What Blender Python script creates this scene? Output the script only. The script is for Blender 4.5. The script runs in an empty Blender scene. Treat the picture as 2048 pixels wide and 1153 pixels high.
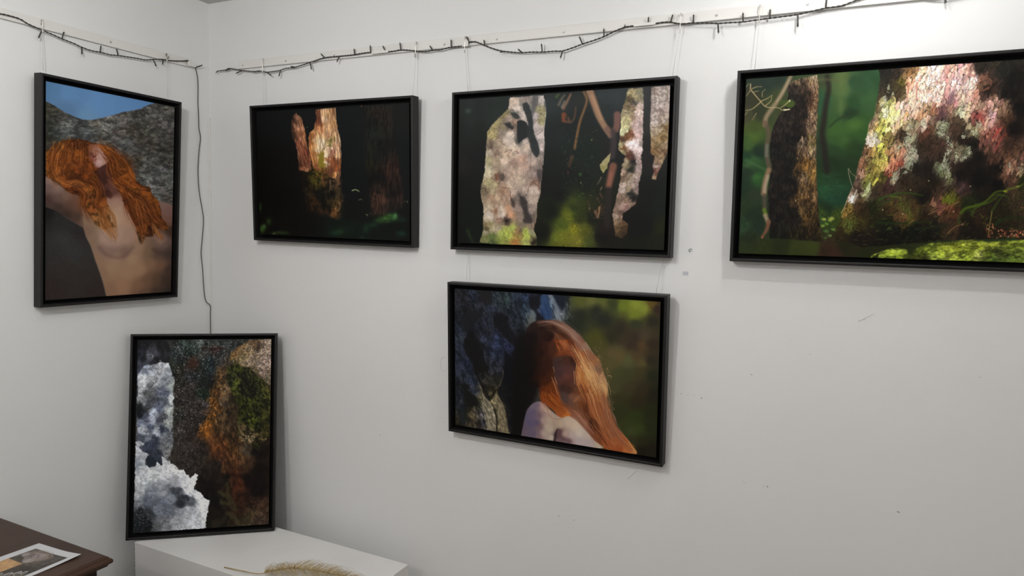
import bpy, bmesh, math, random, zlib
import numpy as np
from mathutils import Vector, Matrix
GA = {'A': 1.18, 'B': 1.0, 'C': .96, 'D': 1.1, 'F': .82, 'E': 1.18, 'L': 1.0}
def LIGHTS():
    bulb_light('ceiling_bulb_middle', (1.05, -1.45, 2.2), 22.5, .045)
    bulb_light('ceiling_spot_right', (2.13, -.54, 2.25), 6.6, .018)
    bulb_light('ceiling_spot_wall', (1.99, -.31, 2.24), 2.2, .016)
    bulb_light('ceiling_bulb_back', (1.1, -2.6, 2.2), 19.5, .06)
    bulb_light('corner_fill', (.66, -.76, 2.15), 2.5, .07)  # unseen point light, added to brighten the dim corner
    area('overhead_fill', (1.8, -2.2, 2.28), (1.8, -2.2, 0), 6.5, 2, 2)  # weak soft fill added from above, not an actual fixture
    area('side_fill', (4.2, -1.6, 1.3), (0, -1.0, 1.0), 6.5, 1.5, 1.5)  # fill added from the far side, no window behind it
# measured positions in metres
CAMR = [[0.8975644455053782, 0.43990290754368655, 0.029385338167765663], [-0.0631728000713127, 0.06235994679766641, 0.9960524255110984], [-0.43633388992350014, 0.8958775970912561, -0.0837619694982388]]
DATA = {"cable_left": [[0.0125, -0.7137, 2.0867], [0.0125, -0.6637, 2.0909], [0.0125, -0.6469, 2.0918], [0.0125, -0.6187, 2.0906], [0.0125, -0.5988, 2.083], [0.0125, -0.5693, 2.0776], [0.0125, -0.5483, 2.0738], [0.0125, -0.5323, 2.0712], [0.0125, -0.512, 2.0668], [0.0125, -0.494, 2.0644], [0.0125, -0.4757, 2.062], [0.0125, -0.4586, 2.0578], [0.0125, -0.4323, 2.0542], [0.0125, -0.4144, 2.0542], [0.0125, -0.3962, 2.0556], [0.0125, -0.3652, 2.0556], [0.0125, -0.3446, 2.0589], [0.0125, -0.3122, 2.0619], [0.0125, -0.2789, 2.065], [0.0125, -0.2516, 2.0666], [0.0125, -0.2182, 2.0757], [0.0125, -0.1913, 2.0818], [0.0125, -0.1693, 2.0835], [0.0125, -0.1413, 2.0882], [0.0125, -0.1166, 2.0938], [0.0125, -0.103, 2.0968]], "drop": [[0.005, -0.0596, 2.084], [0.005, -0.0519, 2.054], [0.005, -0.0502, 2.021], [0.005, -0.0513, 1.9705], [0.005, -0.0491, 1.9289], [0.005, -0.0481, 1.8852], [0.005, -0.0417, 1.8522], [0.005, -0.0482, 1.809], [0.005, -0.053, 1.7405], [0.005, -0.0495, 1.6724], [0.005, -0.0384, 1.6128], [0.005, -0.0319, 1.5697], [0.005, -0.0388, 1.4983], [0.005, -0.0434, 1.4548], [0.005, -0.0376, 1.4022], [0.005, -0.0321, 1.3227], [0.005, -0.024, 1.2849], [0.0075, -0.0075, 1.268], [0.0075, -0.0075, 1.24], [0.0075, -0.0075, 1.19], [0.0075, -0.0075, 1.0], [0.0075, -0.0075, 0.7]], "bulbs_left": [[[0.0125, -0.5628, 2.0753], [0.0165, -0.5749, 2.0519]], [[0.0125, -0.5092, 2.0675], [0.0165, -0.5057, 2.0858]], [[0.0125, -0.4537, 2.0573], [0.0165, -0.4558, 2.0361]], [[0.0125, -0.3988, 2.0565], [0.0165, -0.3983, 2.0741]], [[0.0125, -0.3427, 2.0604], [0.0165, -0.3505, 2.0781]], [[0.0125, -0.2235, 2.0729], [0.0165, -0.2176, 2.0542]], [[0.0125, -0.1886, 2.0808], [0.0165, -0.1946, 2.065]], [[0.0125, -0.173, 2.0848], [0.0165, -0.1795, 2.1019]], [[0.0125, -0.1181, 2.093], [0.0165, -0.0971, 2.0992]], [[0.0125, -0.0658, 2.0832], [0.0165, -0.0419, 2.0959]]], "cable_right": [[[0.0593, -0.0125, 2.0801], [0.0936, -0.0125, 2.081], [0.1078, -0.0125, 2.085], [0.1258, -0.0125, 2.0827], [0.1627, -0.0125, 2.0751], [0.2228, -0.0125, 2.0669], [0.262, -0.0125, 2.0649], [0.2825, -0.0125, 2.0602], [0.3104, -0.0125, 2.0607], [0.3418, -0.0125, 2.0622], [0.3632, -0.0125, 2.0664], [0.4044, -0.0125, 2.0673], [0.4678, -0.0125, 2.0778], [0.5245, -0.0125, 2.0872], [0.5825, -0.0125, 2.0875], [0.6415, -0.0125, 2.0871], [0.6665, -0.0125, 2.0889], [0.7014, -0.0125, 2.0894], [0.7091, -0.0125, 2.0869]], [[0.7702, -0.0125, 2.0855], [0.7929, -0.0125, 2.0858], [0.8097, -0.0125, 2.0873], [0.8363, -0.0125, 2.0846], [0.8662, -0.0125, 2.0797], [0.9003, -0.0125, 2.0747], [0.9294, -0.0125, 2.0768], [0.9483, -0.0125, 2.0756], [0.9853, -0.0125, 2.0803], [1.0236, -0.0125, 2.0805]], [[1.0431, -0.0125, 2.0885], [1.0622, -0.0125, 2.0886], [1.0765, -0.0125, 2.0832], [1.0945, -0.0125, 2.0755], [1.1129, -0.0125, 2.0676], [1.1447, -0.0125, 2.0568], [1.1756, -0.0125, 2.0509], [1.2067, -0.0125, 2.0463], [1.2369, -0.0125, 2.0458], [1.2686, -0.0125, 2.0432], [1.3034, -0.0125, 2.0426], [1.3269, -0.0125, 2.0413], [1.3534, -0.0125, 2.0465], [1.3832, -0.0125, 2.0544], [1.4125, -0.0125, 2.0606], [1.4395, -0.0125, 2.0677], [1.4628, -0.0125, 2.0766], [1.494, -0.0125, 2.0854], [1.5185, -0.0125, 2.0868]], [[1.5733, -0.0125, 2.0875], [1.5922, -0.0125, 2.0881], [1.6095, -0.0125, 2.0869], [1.6206, -0.0125, 2.0833], [1.6392, -0.0125, 2.0795], [1.6652, -0.0125, 2.0792], [1.6977, -0.0125, 2.0756], [1.7248, -0.0125, 2.072], [1.7513, -0.0125, 2.0712], [1.7774, -0.0125, 2.0699], [1.8119, -0.0125, 2.0712], [1.8371, -0.0125, 2.0721], [1.8703, -0.0125, 2.073], [1.8988, -0.0125, 2.0743], [1.9268, -0.0125, 2.0781], [1.9582, -0.0125, 2.0823], [1.9889, -0.0125, 2.0838], [2.0153, -0.0125, 2.091], [2.0442, -0.0125, 2.0962], [2.0923, -0.0125, 2.0927], [2.1393, -0.0125, 2.0852], [2.185, -0.0125, 2.0779], [2.2461, -0.0125, 2.0828], [2.3461, -0.0125, 2.0844]]], "bulbs_right": [[[0.1143, -0.0125, 2.082], [0.0957, -0.0165, 2.0784]], [[0.0593, -0.0125, 2.0805], [0.0528, -0.0165, 2.0747]], [[0.1705, -0.0125, 2.0734], [0.1483, -0.0165, 2.0652]], [[0.2495, -0.0125, 2.0669], [0.2268, -0.0165, 2.0645]], [[0.2825, -0.0125, 2.0602], [0.3052, -0.0165, 2.0477]], [[0.3418, -0.0125, 2.0611], [0.3393, -0.0165, 2.043]], [[0.4044, -0.0125, 2.0673], [0.3904, -0.0165, 2.0695]], [[0.4662, -0.0125, 2.0759], [0.4757, -0.0165, 2.0549]], [[0.5255, -0.0125, 2.0867], [0.5143, -0.0165, 2.0984]], [[0.5825, -0.0125, 2.0867], [0.5776, -0.0165, 2.0703]], [[0.6424, -0.0125, 2.087], [0.6435, -0.0165, 2.1028]], [[0.7022, -0.0125, 2.0889], [0.7042, -0.0165, 2.1079]], [[0.7575, -0.0125, 2.0858], [0.7511, -0.0165, 2.1021]], [[0.8125, -0.0125, 2.0873], [0.8122, -0.0165, 2.1063]], [[0.8662, -0.0125, 2.0797], [0.8658, -0.0165, 2.0622]], [[0.9222, -0.0125, 2.0778], [0.9167, -0.0165, 2.0883]], [[0.9853, -0.0125, 2.0809], [0.9872, -0.0165, 2.0995]], [[1.0439, -0.0125, 2.0884], [1.0376, -0.0165, 2.103]], [[1.0939, -0.0125, 2.0756], [1.0931, -0.0165, 2.089]], [[1.1526, -0.0125, 2.0552], [1.1455, -0.0165, 2.052]], [[1.2074, -0.0125, 2.0478], [1.1996, -0.0165, 2.0553]], [[1.2686, -0.0125, 2.0438], [1.2676, -0.0165, 2.0635]], [[1.3269, -0.0125, 2.0413], [1.3236, -0.0165, 2.0227]], [[1.3822, -0.0125, 2.0544], [1.3745, -0.0165, 2.0721]], [[1.4401, -0.0125, 2.0677], [1.4401, -0.0165, 2.0857]], [[1.494, -0.0125, 2.0852], [1.4957, -0.0165, 2.0895]], [[1.5536, -0.0125, 2.0874], [1.5554, -0.0165, 2.1026]], [[1.6101, -0.0125, 2.087], [1.6153, -0.0165, 2.1025]], [[1.6651, -0.0125, 2.0798], [1.6659, -0.0165, 2.0971]], [[1.7236, -0.0125, 2.0721], [1.7267, -0.0165, 2.0488]], [[1.7807, -0.0125, 2.0704], [1.7803, -0.0165, 2.0892]], [[1.84, -0.0125, 2.0723], [1.8402, -0.0165, 2.0907]], [[1.8996, -0.0125, 2.0744], [1.9016, -0.0165, 2.0456]], [[1.9573, -0.0125, 2.0831], [1.9578, -0.0165, 2.0996]], [[2.185, -0.0125, 2.0779], [2.1868, -0.0165, 2.0664]]], "screw_left": [[0.009, -0.5603, 2.0937], [0.009, -0.3621, 2.0946], [0.009, -0.1646, 2.0952]], "screw_right": [[0.1691, -0.009, 2.0911], [0.3598, -0.009, 2.0911], [0.5592, -0.009, 2.0924], [0.9592, -0.009, 2.0888], [1.1282, -0.009, 2.0896], [1.3265, -0.009, 2.0896], [1.5219, -0.009, 2.0895], [1.7184, -0.009, 2.0933], [1.9185, -0.009, 2.0964]], "hang": [[[0.014, -0.5636, 2.079], [0.03, -0.5732, 1.9646]], [[0.014, -0.1778, 2.0878], [0.03, -0.1863, 1.9633]], [[0.2668, -0.014, 2.0667], [0.2833, -0.028, 1.9568]], [[0.8674, -0.014, 2.0707], [0.8689, -0.028, 1.951]], [[1.0317, -0.014, 2.071], [1.0452, -0.015, 1.953]], [[1.6346, -0.014, 2.0688], [1.6214, -0.015, 1.9576]], [[1.8174, -0.014, 2.0748], [1.8144, -0.022, 1.9577]], [[1.0537, -0.008, 1.5034], [1.0591, -0.022, 1.4195]], [[1.6178, -0.008, 1.5071], [1.6076, -0.022, 1.4202]]], "marks": {"1381,501": [1.6835, -0.0003, 1.531], "1371,547": [1.6741, -0.0003, 1.4733], "1503,750": [1.8445, -0.0003, 1.2365], "1362,788": [1.678, -0.0003, 1.1679], "1375,790": [1.6944, -0.0003, 1.1675], "1388,791": [1.7105, -0.0003, 1.1684], "1403,797": [1.7293, -0.0003, 1.1632], "1730,637": [2.0798, -0.0003, 1.3937], "1488,965": [1.8418, -0.0003, 0.9688], "1527,973": [1.8872, -0.0003, 0.9675], "1535,974": [1.8963, -0.0003, 0.968], "1118,1033": [1.3597, -0.0003, 0.7802], "1147,1041": [1.4028, -0.0003, 0.778], "1797,1025": [2.1746, -0.0003, 0.9628], "1265,951": [1.5624, -0.0003, 0.9347], "888,729": [0.9767, -0.0003, 1.1648], "887,845": [0.9794, -0.0003, 0.9894], "760,871": [0.7477, -0.0003, 0.9129], "1620,709": [1.9712, -0.0003, 1.3001], "1960,755": [2.305, -0.0003, 1.286]}}
# ---------------------------------------------------------------- painter
# A small procedural painter: every picture is computed here and stored as a
# colour attribute on the fine mesh of its print.
def homography(src, dst):
    A = []; b = []
    for (x, y), (u, v) in zip(src, dst):
        A.append([x, y, 1, 0, 0, 0, -u*x, -u*y]); b.append(u)
        A.append([0, 0, 0, x, y, 1, -v*x, -v*y]); b.append(v)
    h = np.linalg.solve(np.array(A, float), np.array(b, float))
    return np.append(h, 1).reshape(3, 3)

class Art:
    """corners: sketch coordinates of the picture's TL, TR, BR, BL; W x H samples."""
    def __init__(s, corners, W, H):
        s.W, s.H = W, H
        Hm = homography([(0, 0), (1, 0), (1, 1), (0, 1)], corners)
        s.Hi = np.linalg.inv(Hm)
        u, v = np.meshgrid(np.linspace(0, 1, W), np.linspace(0, 1, H))
        w = Hm[2, 0]*u + Hm[2, 1]*v + Hm[2, 2]
        s.X = (Hm[0, 0]*u + Hm[0, 1]*v + Hm[0, 2])/w
        s.Y = (Hm[1, 0]*u + Hm[1, 1]*v + Hm[1, 2])/w
        s.img = np.zeros((H, W, 3))
        s.all = (slice(0, H), slice(0, W))
    def win(s, x0, y0, x1, y1):
        P = np.array([(x0, y0, 1), (x1, y0, 1), (x1, y1, 1), (x0, y1, 1)]).T
        q = s.Hi @ P; q = q[:2]/q[2]
        a = int(max(0, math.floor(q[0].min()*(s.W-1)) - 1)); b = int(min(s.W, math.ceil(q[0].max()*(s.W-1)) + 2))
        c = int(max(0, math.floor(q[1].min()*(s.H-1)) - 1)); d = int(min(s.H, math.ceil(q[1].max()*(s.H-1)) + 2))
        if b <= a or d <= c: return None
        return (slice(c, d), slice(a, b))
    def noise(s, sx, sy=None, seed=0, oct=3, ang=0, w=None):
        sy = sy or sx; w = w or s.all
        x, y = s.X[w], s.Y[w]
        ca, sa = math.cos(ang), math.sin(ang)
        x, y = (x*ca + y*sa)/sx, (-x*sa + y*ca)/sy
        T = np.random.RandomState(seed).rand(64, 64)
        out = 0; amp = 1; tot = 0
        for o in range(oct):
            xi = np.floor(x).astype(int); yi = np.floor(y).astype(int)
            fx = x-xi; fy = y-yi; fx = fx*fx*(3-2*fx); fy = fy*fy*(3-2*fy)
            a = T[yi % 64, xi % 64]; b = T[yi % 64, (xi+1) % 64]; c = T[(yi+1) % 64, xi % 64]; d = T[(yi+1) % 64, (xi+1) % 64]
            out = out + amp*((a*(1-fx)+b*fx)*(1-fy) + (c*(1-fx)+d*fx)*fy); tot += amp
            amp *= .55; x = x*2.03+17.3; y = y*2.03+9.1
        return out/tot
    def blend(s, m, col, w=None):
        w = w or s.all
        m = np.clip(m, 0, 1)[..., None]
        col = np.asarray(col, float)
        s.img[w] = s.img[w]*(1-m) + col*m
    def mul(s, f, w=None):
        w = w or s.all
        s.img[w] = s.img[w]*(f[..., None] if getattr(f, 'ndim', 0) == 2 else f)
    def wash(s, cps, e=6, p=1.6, wp=3.0, ws=9, xy=None):
        """colour field through sample points; wp/ws = organic wobble"""
        x, y = xy if xy is not None else (s.X, s.Y)
        if wp and xy is None:
            x = x+(s.noise(ws, ws, 901, 4)-.5)*4*wp; y = y+(s.noise(ws, ws, 902, 4)-.5)*4*wp
        num = np.zeros(x.shape+(3,)); den = np.zeros(x.shape)
        for (cx, cy, c) in cps:
            k = 1/((x-cx)**2 + (y-cy)**2 + e*e)**p
            den += k; num += k[..., None]*np.array(c, float)
        return num/den[..., None]
    def cells(s, sx, sy, seed, ang=0, wp=.35):
        """cellular pattern: gap (f2-f1), random value per cell, cell centre"""
        ca, sa = (np.cos(ang), np.sin(ang))
        x, y = (s.X*ca+s.Y*sa)/sx, (-s.X*sa+s.Y*ca)/sy
        x = x+(s.noise(sx*.8, sy*.8, seed+1, 2, ang)-.5)*2*wp; y = y+(s.noise(sx*.8, sy*.8, seed+2, 2, ang)-.5)*2*wp
        R = np.random.RandomState(seed); T = R.rand(3, 97, 97)
        xi = np.floor(x).astype(int); yi = np.floor(y).astype(int)
        f1 = np.full(x.shape, 9.); f2 = f1.copy(); idv = np.zeros(x.shape); bx = x.copy(); by = y.copy()
        for dx in (-1, 0, 1):
            for dy in (-1, 0, 1):
                u, v = xi+dx, yi+dy; a, b = v % 97, u % 97
                px, py = u+.1+.8*T[0, a, b], v+.1+.8*T[1, a, b]
                d = np.hypot(x-px, y-py); n1 = d < f1
                f2 = np.where(n1, f1, np.minimum(f2, d))
                idv = np.where(n1, T[2, a, b], idv); bx = np.where(n1, px, bx); by = np.where(n1, py, by); f1 = np.where(n1, d, f1)
        X, Y = bx*sx, by*sy
        return f2-f1, idv, (X*ca-Y*sa, X*sa+Y*ca)
    def grain(s, M, amp, sx, sy=None, seed=1, ang=0, lo=.35, hi=.65):
        """strong light-and-dark mottling inside mask M"""
        n = np.clip((s.noise(sx, sy or sx, seed, 4, ang)-lo)/(hi-lo), 0, 1)
        n = n*n*(3-2*n)
        s.mul(1+M*amp*(n-.5)*2)
    def contrast(s, M, k, pivot):
        l = s.img.mean(2)/pivot
        s.mul(1+M*(np.clip(np.maximum(l, .02)**k, .55, 1.4)-1))
    def lit(s, lo, hi):
        return np.clip((s.img.mean(2)-lo)/(hi-lo), 0, 1)
    def plates(s, M, cps, sx, sy, seed, ang=0, jit=.25, crack=.1, cdark=.45, e=3, p=2.2, wp=.35, mix=1.0, tint=0):
        """flat patches taking the local colour, parted by dark cracks"""
        g, idv, xy = s.cells(sx, sy, seed, ang, wp)
        col = s.wash(cps, e, p, 0, 9, xy) if cps is not None else s.img
        f = 1+(idv-.5)*2*jit
        f = f*np.where(g < crack, cdark+(1-cdark)*g/max(crack, 1e-6), 1)
        if tint: col = col*(1+tint*np.stack([(idv*7 % 1)-.5, (idv*13 % 1)-.5, (idv*29 % 1)-.5], -1))
        s.blend(M*mix, np.clip(col*f[..., None], 0, 255))
    def poly(s, pts, soft=1.0, warp=0, ws=8, seed=1, sm=0):
        """soft polygon mask over the whole print"""
        P = np.array(pts, float)
        if sm: P = curve(np.vstack([P, P[:1]]), 3)[:-1]
        pad = soft+warp+2
        w = s.win(P[:, 0].min()-pad, P[:, 1].min()-pad, P[:, 0].max()+pad, P[:, 1].max()+pad)
        M = np.zeros((s.H, s.W))
        if w is None: return M
        x, y = s.X[w].copy(), s.Y[w].copy()
        if warp:
            x += (s.noise(ws, ws, seed, 3, 0, w)-.5)*2*warp; y += (s.noise(ws, ws, seed+7, 3, 0, w)-.5)*2*warp
        ins = np.zeros(x.shape, bool); d2 = np.full(x.shape, 1e9)
        n = len(P)
        for i in range(n):
            ax, ay = P[i]; bx, by = P[(i+1) % n]
            c = ((ay > y) != (by > y))
            if ay != by: ins ^= c & (x < (bx-ax)*(y-ay)/(by-ay)+ax)
            L = (bx-ax)**2+(by-ay)**2
            if L == 0: continue
            t = np.clip(((x-ax)*(bx-ax)+(y-ay)*(by-ay))/L, 0, 1)
            d2 = np.minimum(d2, (x-ax-t*(bx-ax))**2+(y-ay-t*(by-ay))**2)
        d = np.sqrt(d2)*np.where(ins, 1, -1)
        M[w] = np.clip(.5+d/(2*max(soft, .01)), 0, 1)
        return M
    def stroke(s, pts, w0, col, w1=None, soft=.8, alpha=1.0, mask=None):
        P = np.array(pts, float)
        if len(P) > 2: P = curve(P)
        w1 = w0 if w1 is None else w1
        pad = max(w0, w1)+soft+1
        w = s.win(P[:, 0].min()-pad, P[:, 1].min()-pad, P[:, 0].max()+pad, P[:, 1].max()+pad)
        if w is None: return
        x, y = s.X[w], s.Y[w]
        best = np.full(x.shape, 1e9)
        n = len(P)-1
        for i in range(n):
            ax, ay = P[i]; bx, by = P[i+1]; L = (bx-ax)**2+(by-ay)**2
            if L == 0: continue
            t = np.clip(((x-ax)*(bx-ax)+(y-ay)*(by-ay))/L, 0, 1)
            d = np.sqrt((x-ax-t*(bx-ax))**2+(y-ay-t*(by-ay))**2)
            r = w0+(w1-w0)*(i+t)/n
            best = np.minimum(best, d-r/2)
        m = np.clip(.5-best/(2*soft)+0.0, 0, 1)*alpha
        if mask is not None: m = m*mask[w]
        s.blend(m, col, w)
    def dab(s, cx, cy, l, h, ang, col, alpha=1, soft=.45, mask=None):
        r = max(l, h)
        w = s.win(cx-r, cy-r, cx+r, cy+r)
        if w is None: return
        x = s.X[w]-cx; y = s.Y[w]-cy
        ca, sa = math.cos(ang), math.sin(ang)
        d = np.sqrt(((x*ca+y*sa)/l)**2+((-x*sa+y*ca)/h)**2)
        m = np.clip((1-d)/soft, 0, 1)*alpha
        if mask is not None: m = m*mask[w]
        s.blend(m, col, w)
    def glow(s, cx, cy, rx, ry, col, alpha=1, ang=0, mask=None):
        w = s.win(cx-2.5*max(rx, ry), cy-2.5*max(rx, ry), cx+2.5*max(rx, ry), cy+2.5*max(rx, ry))
        if w is None: return
        x = s.X[w]-cx; y = s.Y[w]-cy
        ca, sa = math.cos(ang), math.sin(ang)
        m = alpha*np.exp(-(((x*ca+y*sa)/rx)**2+((-x*sa+y*ca)/ry)**2))
        if mask is not None: m = m*mask[w]
        s.blend(m, col, w)
    def at(s, M, x, y):
        q = s.Hi @ np.array([x, y, 1.0]); u, v = q[0]/q[2], q[1]/q[2]
        if not (0 <= u <= 1 and 0 <= v <= 1): return M[0, 0]*0
        return M[int(round(v*(s.H-1))), int(round(u*(s.W-1)))]
    def scatter(s, n, box, l, h, ang, cols, seed, mask=None, alpha=(.5, 1), jit=.3, rel=None, soft=.45, clip=True):
        """flecks thrown over a box; cols = list of colours or 'base' (takes what is there, scaled by rel)"""
        R = random.Random(seed)
        for i in range(n):
            x = R.uniform(box[0], box[2]); y = R.uniform(box[1], box[3])
            if mask is not None and s.at(mask, x, y) < R.random()*.98+.01: continue
            if cols == 'base':
                c = s.at(s.img, x, y)*R.uniform(*rel)
            else:
                c = np.array(R.choice(cols), float)*R.uniform(.88, 1.12)
            a = ang(x, y) if callable(ang) else ang
            s.dab(x, y, R.uniform(*l), R.uniform(*h), a+R.gauss(0, jit), np.clip(c, 0, 255), R.uniform(*alpha), soft, mask if clip else None)
    def locks(s, guide, n, spread, w, cols, seed, alpha=(.4, .9), mask=None, ends=1.0):
        """n hair-like strands following a guide line"""
        R = random.Random(seed)
        for i in range(n):
            o = R.gauss(0, spread); ph = R.uniform(0, 6); am = R.uniform(.4, 2.0)
            a = R.uniform(0, .35); b = R.uniform(.6, 1.0)
            G = curve(np.array(guide, float), 5); m = len(G)
            G = G[int(a*m):max(int(a*m)+3, int(b*m))]
            pts = []
            for k in range(len(G)):
                t = G[min(k+1, len(G)-1)]-G[max(k-1, 0)]; t = t/(np.hypot(*t)+1e-6)
                d = o*(1+(ends-1)*k/len(G)) + am*math.sin(ph+k*.5)
                pts.append((G[k][0]-t[1]*d, G[k][1]+t[0]*d))
            c = np.array(R.choice(cols), float)*R.uniform(.85, 1.15)
            s.stroke(pts[::2] if len(pts) > 6 else pts, R.uniform(*w), np.clip(c, 0, 255), .3, .55, R.uniform(*alpha), mask)

def curve(P, k=4):
    P = np.asarray(P, float)
    if len(P) < 3: return P
    Q = np.vstack([2*P[0]-P[1], P, 2*P[-1]-P[-2]]); out = []
    for i in range(1, len(Q)-2):
        for j in range(k):
            t = j/k
            out.append(.5*((2*Q[i])+(-Q[i-1]+Q[i+1])*t+(2*Q[i-1]-5*Q[i]+4*Q[i+1]-Q[i+2])*t*t+(-Q[i-1]+3*Q[i]-3*Q[i+1]+Q[i+2])*t**3))
    out.append(P[-1])
    return np.array(out)

def Z(ox, oy, s):
    """sketch helper: 'x,y x,y' in an enlarged detail -> sketch coordinates"""
    def f(t):
        r = [(ox+float(a.split(',')[0])/s, oy+float(a.split(',')[1])/s) for a in t.split()]
        return r
    return f
def wz(z, t):
    """colour points 'x,y:r,g,b ...'"""
    out = []
    for a in t.split():
        p, c = a.split(':'); (q,) = z(p); out.append((q[0], q[1], tuple(float(v) for v in c.split(','))))
    return out
pi = math.pi
def const(*c): return np.array(c, float)

# ---- forest floor with a wide scaly trunk
def paint_forest(A):
    a = Z(1470, 130, 5.49); b = Z(1758, 100, 5.014); c = Z(1470, 320, 5.49); d = Z(1758, 320, 5.49)
    cps = (wz(a, "200,200:40,52,40 350,180:38,50,42 150,350:52,52,36 250,500:48,54,34 130,560:66,66,44 200,680:64,78,34 200,800:68,92,36 150,880:60,88,42 120,1000:32,60,38 200,1060:50,84,44 250,950:28,46,32 440,420:62,70,40 "
               "980,130:60,72,44 1180,150:84,104,56 1180,260:80,104,58 1300,200:44,76,46 1450,220:46,80,48 1550,150:42,76,44 950,420:44,82,52 1150,440:62,88,46 1300,400:40,72,38 1450,400:52,84,46 1250,540:34,58,32 1300,660:62,96,40 1400,760:48,82,36 1100,720:58,92,40 1150,830:50,82,38 1300,900:40,64,30 1100,950:36,58,30 1100,1080:30,48,26 930,700:44,66,38 930,900:40,52,36 1300,1060:34,54,28") +
           wz(c, "150,150:34,50,36 250,200:42,78,38 200,80:44,72,40 100,300:30,50,34 200,400:40,52,34 130,500:38,54,32 200,600:32,46,28 100,740:40,64,40 250,740:34,48,34 150,850:34,44,26 150,950:40,48,22 300,980:44,52,20 500,920:36,42,16 700,980:52,60,22 850,970:56,64,24 "
               "1000,100:28,50,26 1150,120:30,54,28 1000,220:36,66,36 1100,300:34,64,40 980,330:38,76,46 1050,420:32,66,46 1150,420:30,60,40 1000,520:28,46,26 950,580:50,70,28 1150,620:60,76,24 1000,1000:50,34,22 1200,950:34,34,16 1100,1030:58,38,26 1300,1000:40,38,20 1500,950:36,38,16 1400,1040:34,40,14"))
    A.blend(np.ones((A.H, A.W)), A.wash(cps, 5, 2.1, 2.0, 16))
    A.mul(.9+.2*A.noise(24, 20, 3, 2))
    for x, y, rx, ry, col in ((1683, 165, 7, 26, (92, 110, 62)), (1682, 215, 6, 20, (88, 112, 60)), (1708, 252, 16, 8, (74, 108, 48)), (1690, 280, 14, 9, (66, 98, 44)), (1745, 190, 12, 20, (56, 92, 52)), (1506, 276, 10, 8, (78, 102, 44)), (1495, 295, 8, 8, (66, 96, 44)), (1655, 215, 8, 16, (58, 92, 54)), (1700, 330, 20, 6, (30, 50, 28)), (1668, 350, 18, 5, (38, 66, 40)), (1690, 375, 22, 5, (40, 74, 46)), (1660, 400, 14, 5, (36, 74, 48)), (1730, 300, 14, 22, (34, 56, 30))): A.glow(x, y, rx, ry, col, .6)
    # far trunk seen dark between
    A.stroke(a("1010,130 1030,260 1000,420 975,620 955,760 985,950 1005,1153")+c("1010,100"), 9, (34, 28, 24), 13, 3.5, .85)
    A.stroke(a("930,165 1000,160 1100,170"), 7, (86, 84, 58), 3, 3, .7)
    A.stroke(a("1040,680 1130,600 1250,540 1330,510"), 4, (34, 46, 28), 2, 2.5, .7)
    for g in ("120,1050 250,1110 330,1150",): A.stroke(a(g), 7, (70, 110, 62), 3, 3, .6)
    A.glow(*c("235,190")[0], 10, 7, (62, 108, 50), .8)
    A.glow(*c("130,60")[0], 9, 4, (70, 104, 60), .6)
    A.scatter(260, (1478, 400, 1540, 515), (1.5, 5), (.6, 1.6), 0, 'base', 5, rel=(.6, 1.6), alpha=(.2, .5), jit=1)
    A.scatter(420, (1635, 330, 1720, 500), (2, 7), (.6, 1.8), -.1, 'base', 6, rel=(.7, 1.5), alpha=(.2, .5), jit=.5)
    # sunlit leaves low between the trunks
    for g, col in (("975,650:22", (172, 186, 84)), ("1060,640:24", (190, 196, 96)), ("1040,660:20", (160, 178, 74)), ("960,720:18", (132, 158, 66)), ("1000,700:22", (92, 128, 48)), ("1080,760:20", (112, 142, 66)), ("1000,780:24", (82, 120, 56)), ("1040,830:18", (120, 150, 84)), ("990,850:16", (70, 100, 44))):
        p, r = g.split(':'); q = c(p)[0]
        for k in range(3): A.dab(q[0]+k*2-2, q[1]+(k % 2)*2, float(r)/4.4, float(r)/7.5, .3*k, np.array(col)*(.85+.1*k), .7, .6)
    A.scatter(240, c("930,560")[0]+c("1180,900")[0], (1, 3), (.7, 1.6), .3, 'base', 16, rel=(.55, 1.7), alpha=(.3, .7), jit=1)
    # ---- left trunk (dark, with a lit right rim)
    T = A.poly(a("560,240 640,170 900,110 920,250 905,560 890,800 893,1000 893,1153")+c("895,100 900,300 915,560 935,760 960,900 700,880 380,860 370,700 372,500 360,350 380,200 400,60")+a("385,1000 380,900 395,760 420,680 480,560 560,450 590,330"), 1.0, 1.0, 6, 4)
    cp = (wz(a, "640,350:34,28,23 640,450:32,26,22 640,700:30,25,21 640,850:28,24,20 640,950:28,24,20 740,420:40,31,25 740,540:38,30,25 740,660:40,31,26 560,850:28,24,20 450,850:28,24,20 420,1000:27,24,20 740,760:44,34,26 640,280:44,36,30 700,160:96,80,60 850,180:116,96,70 880,240:120,96,74 780,200:84,68,52 870,130:150,135,110 700,400:40,32,28 860,400:92,66,44 800,300:66,50,38 870,330:110,80,58 720,560:38,31,26 860,560:120,96,72 500,700:36,29,25 640,620:42,36,28 700,800:28,23,20 860,700:142,116,90 820,640:100,76,58 500,1000:32,28,24 640,1000:34,31,24 740,830:120,100,80 850,830:120,104,58 850,950:140,124,88 780,960:140,112,84 690,980:100,78,50 800,1080:120,88,44 740,1120:104,76,40") +
          wz(c, "600,80:28,24,20 600,250:28,23,19 600,350:27,23,19 640,300:34,27,22 560,520:24,21,17 660,560:34,28,20 760,60:118,84,40 860,80:150,116,66 700,120:60,46,26 850,180:112,86,44 760,200:140,116,84 750,300:110,84,52 850,300:110,84,48 700,420:96,72,42 800,440:98,72,42 870,420:110,84,56 720,540:92,72,42 850,560:70,54,30 800,640:70,52,26 850,760:48,36,18 640,480:60,44,26 500,200:30,26,22 550,400:28,24,20 450,600:26,22,19 650,650:26,22,18 700,800:34,29,14 500,800:24,24,15 900,850:44,36,18"))
    A.blend(T, A.wash(cp, 2, 2.7, 2.2, 7))
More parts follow.
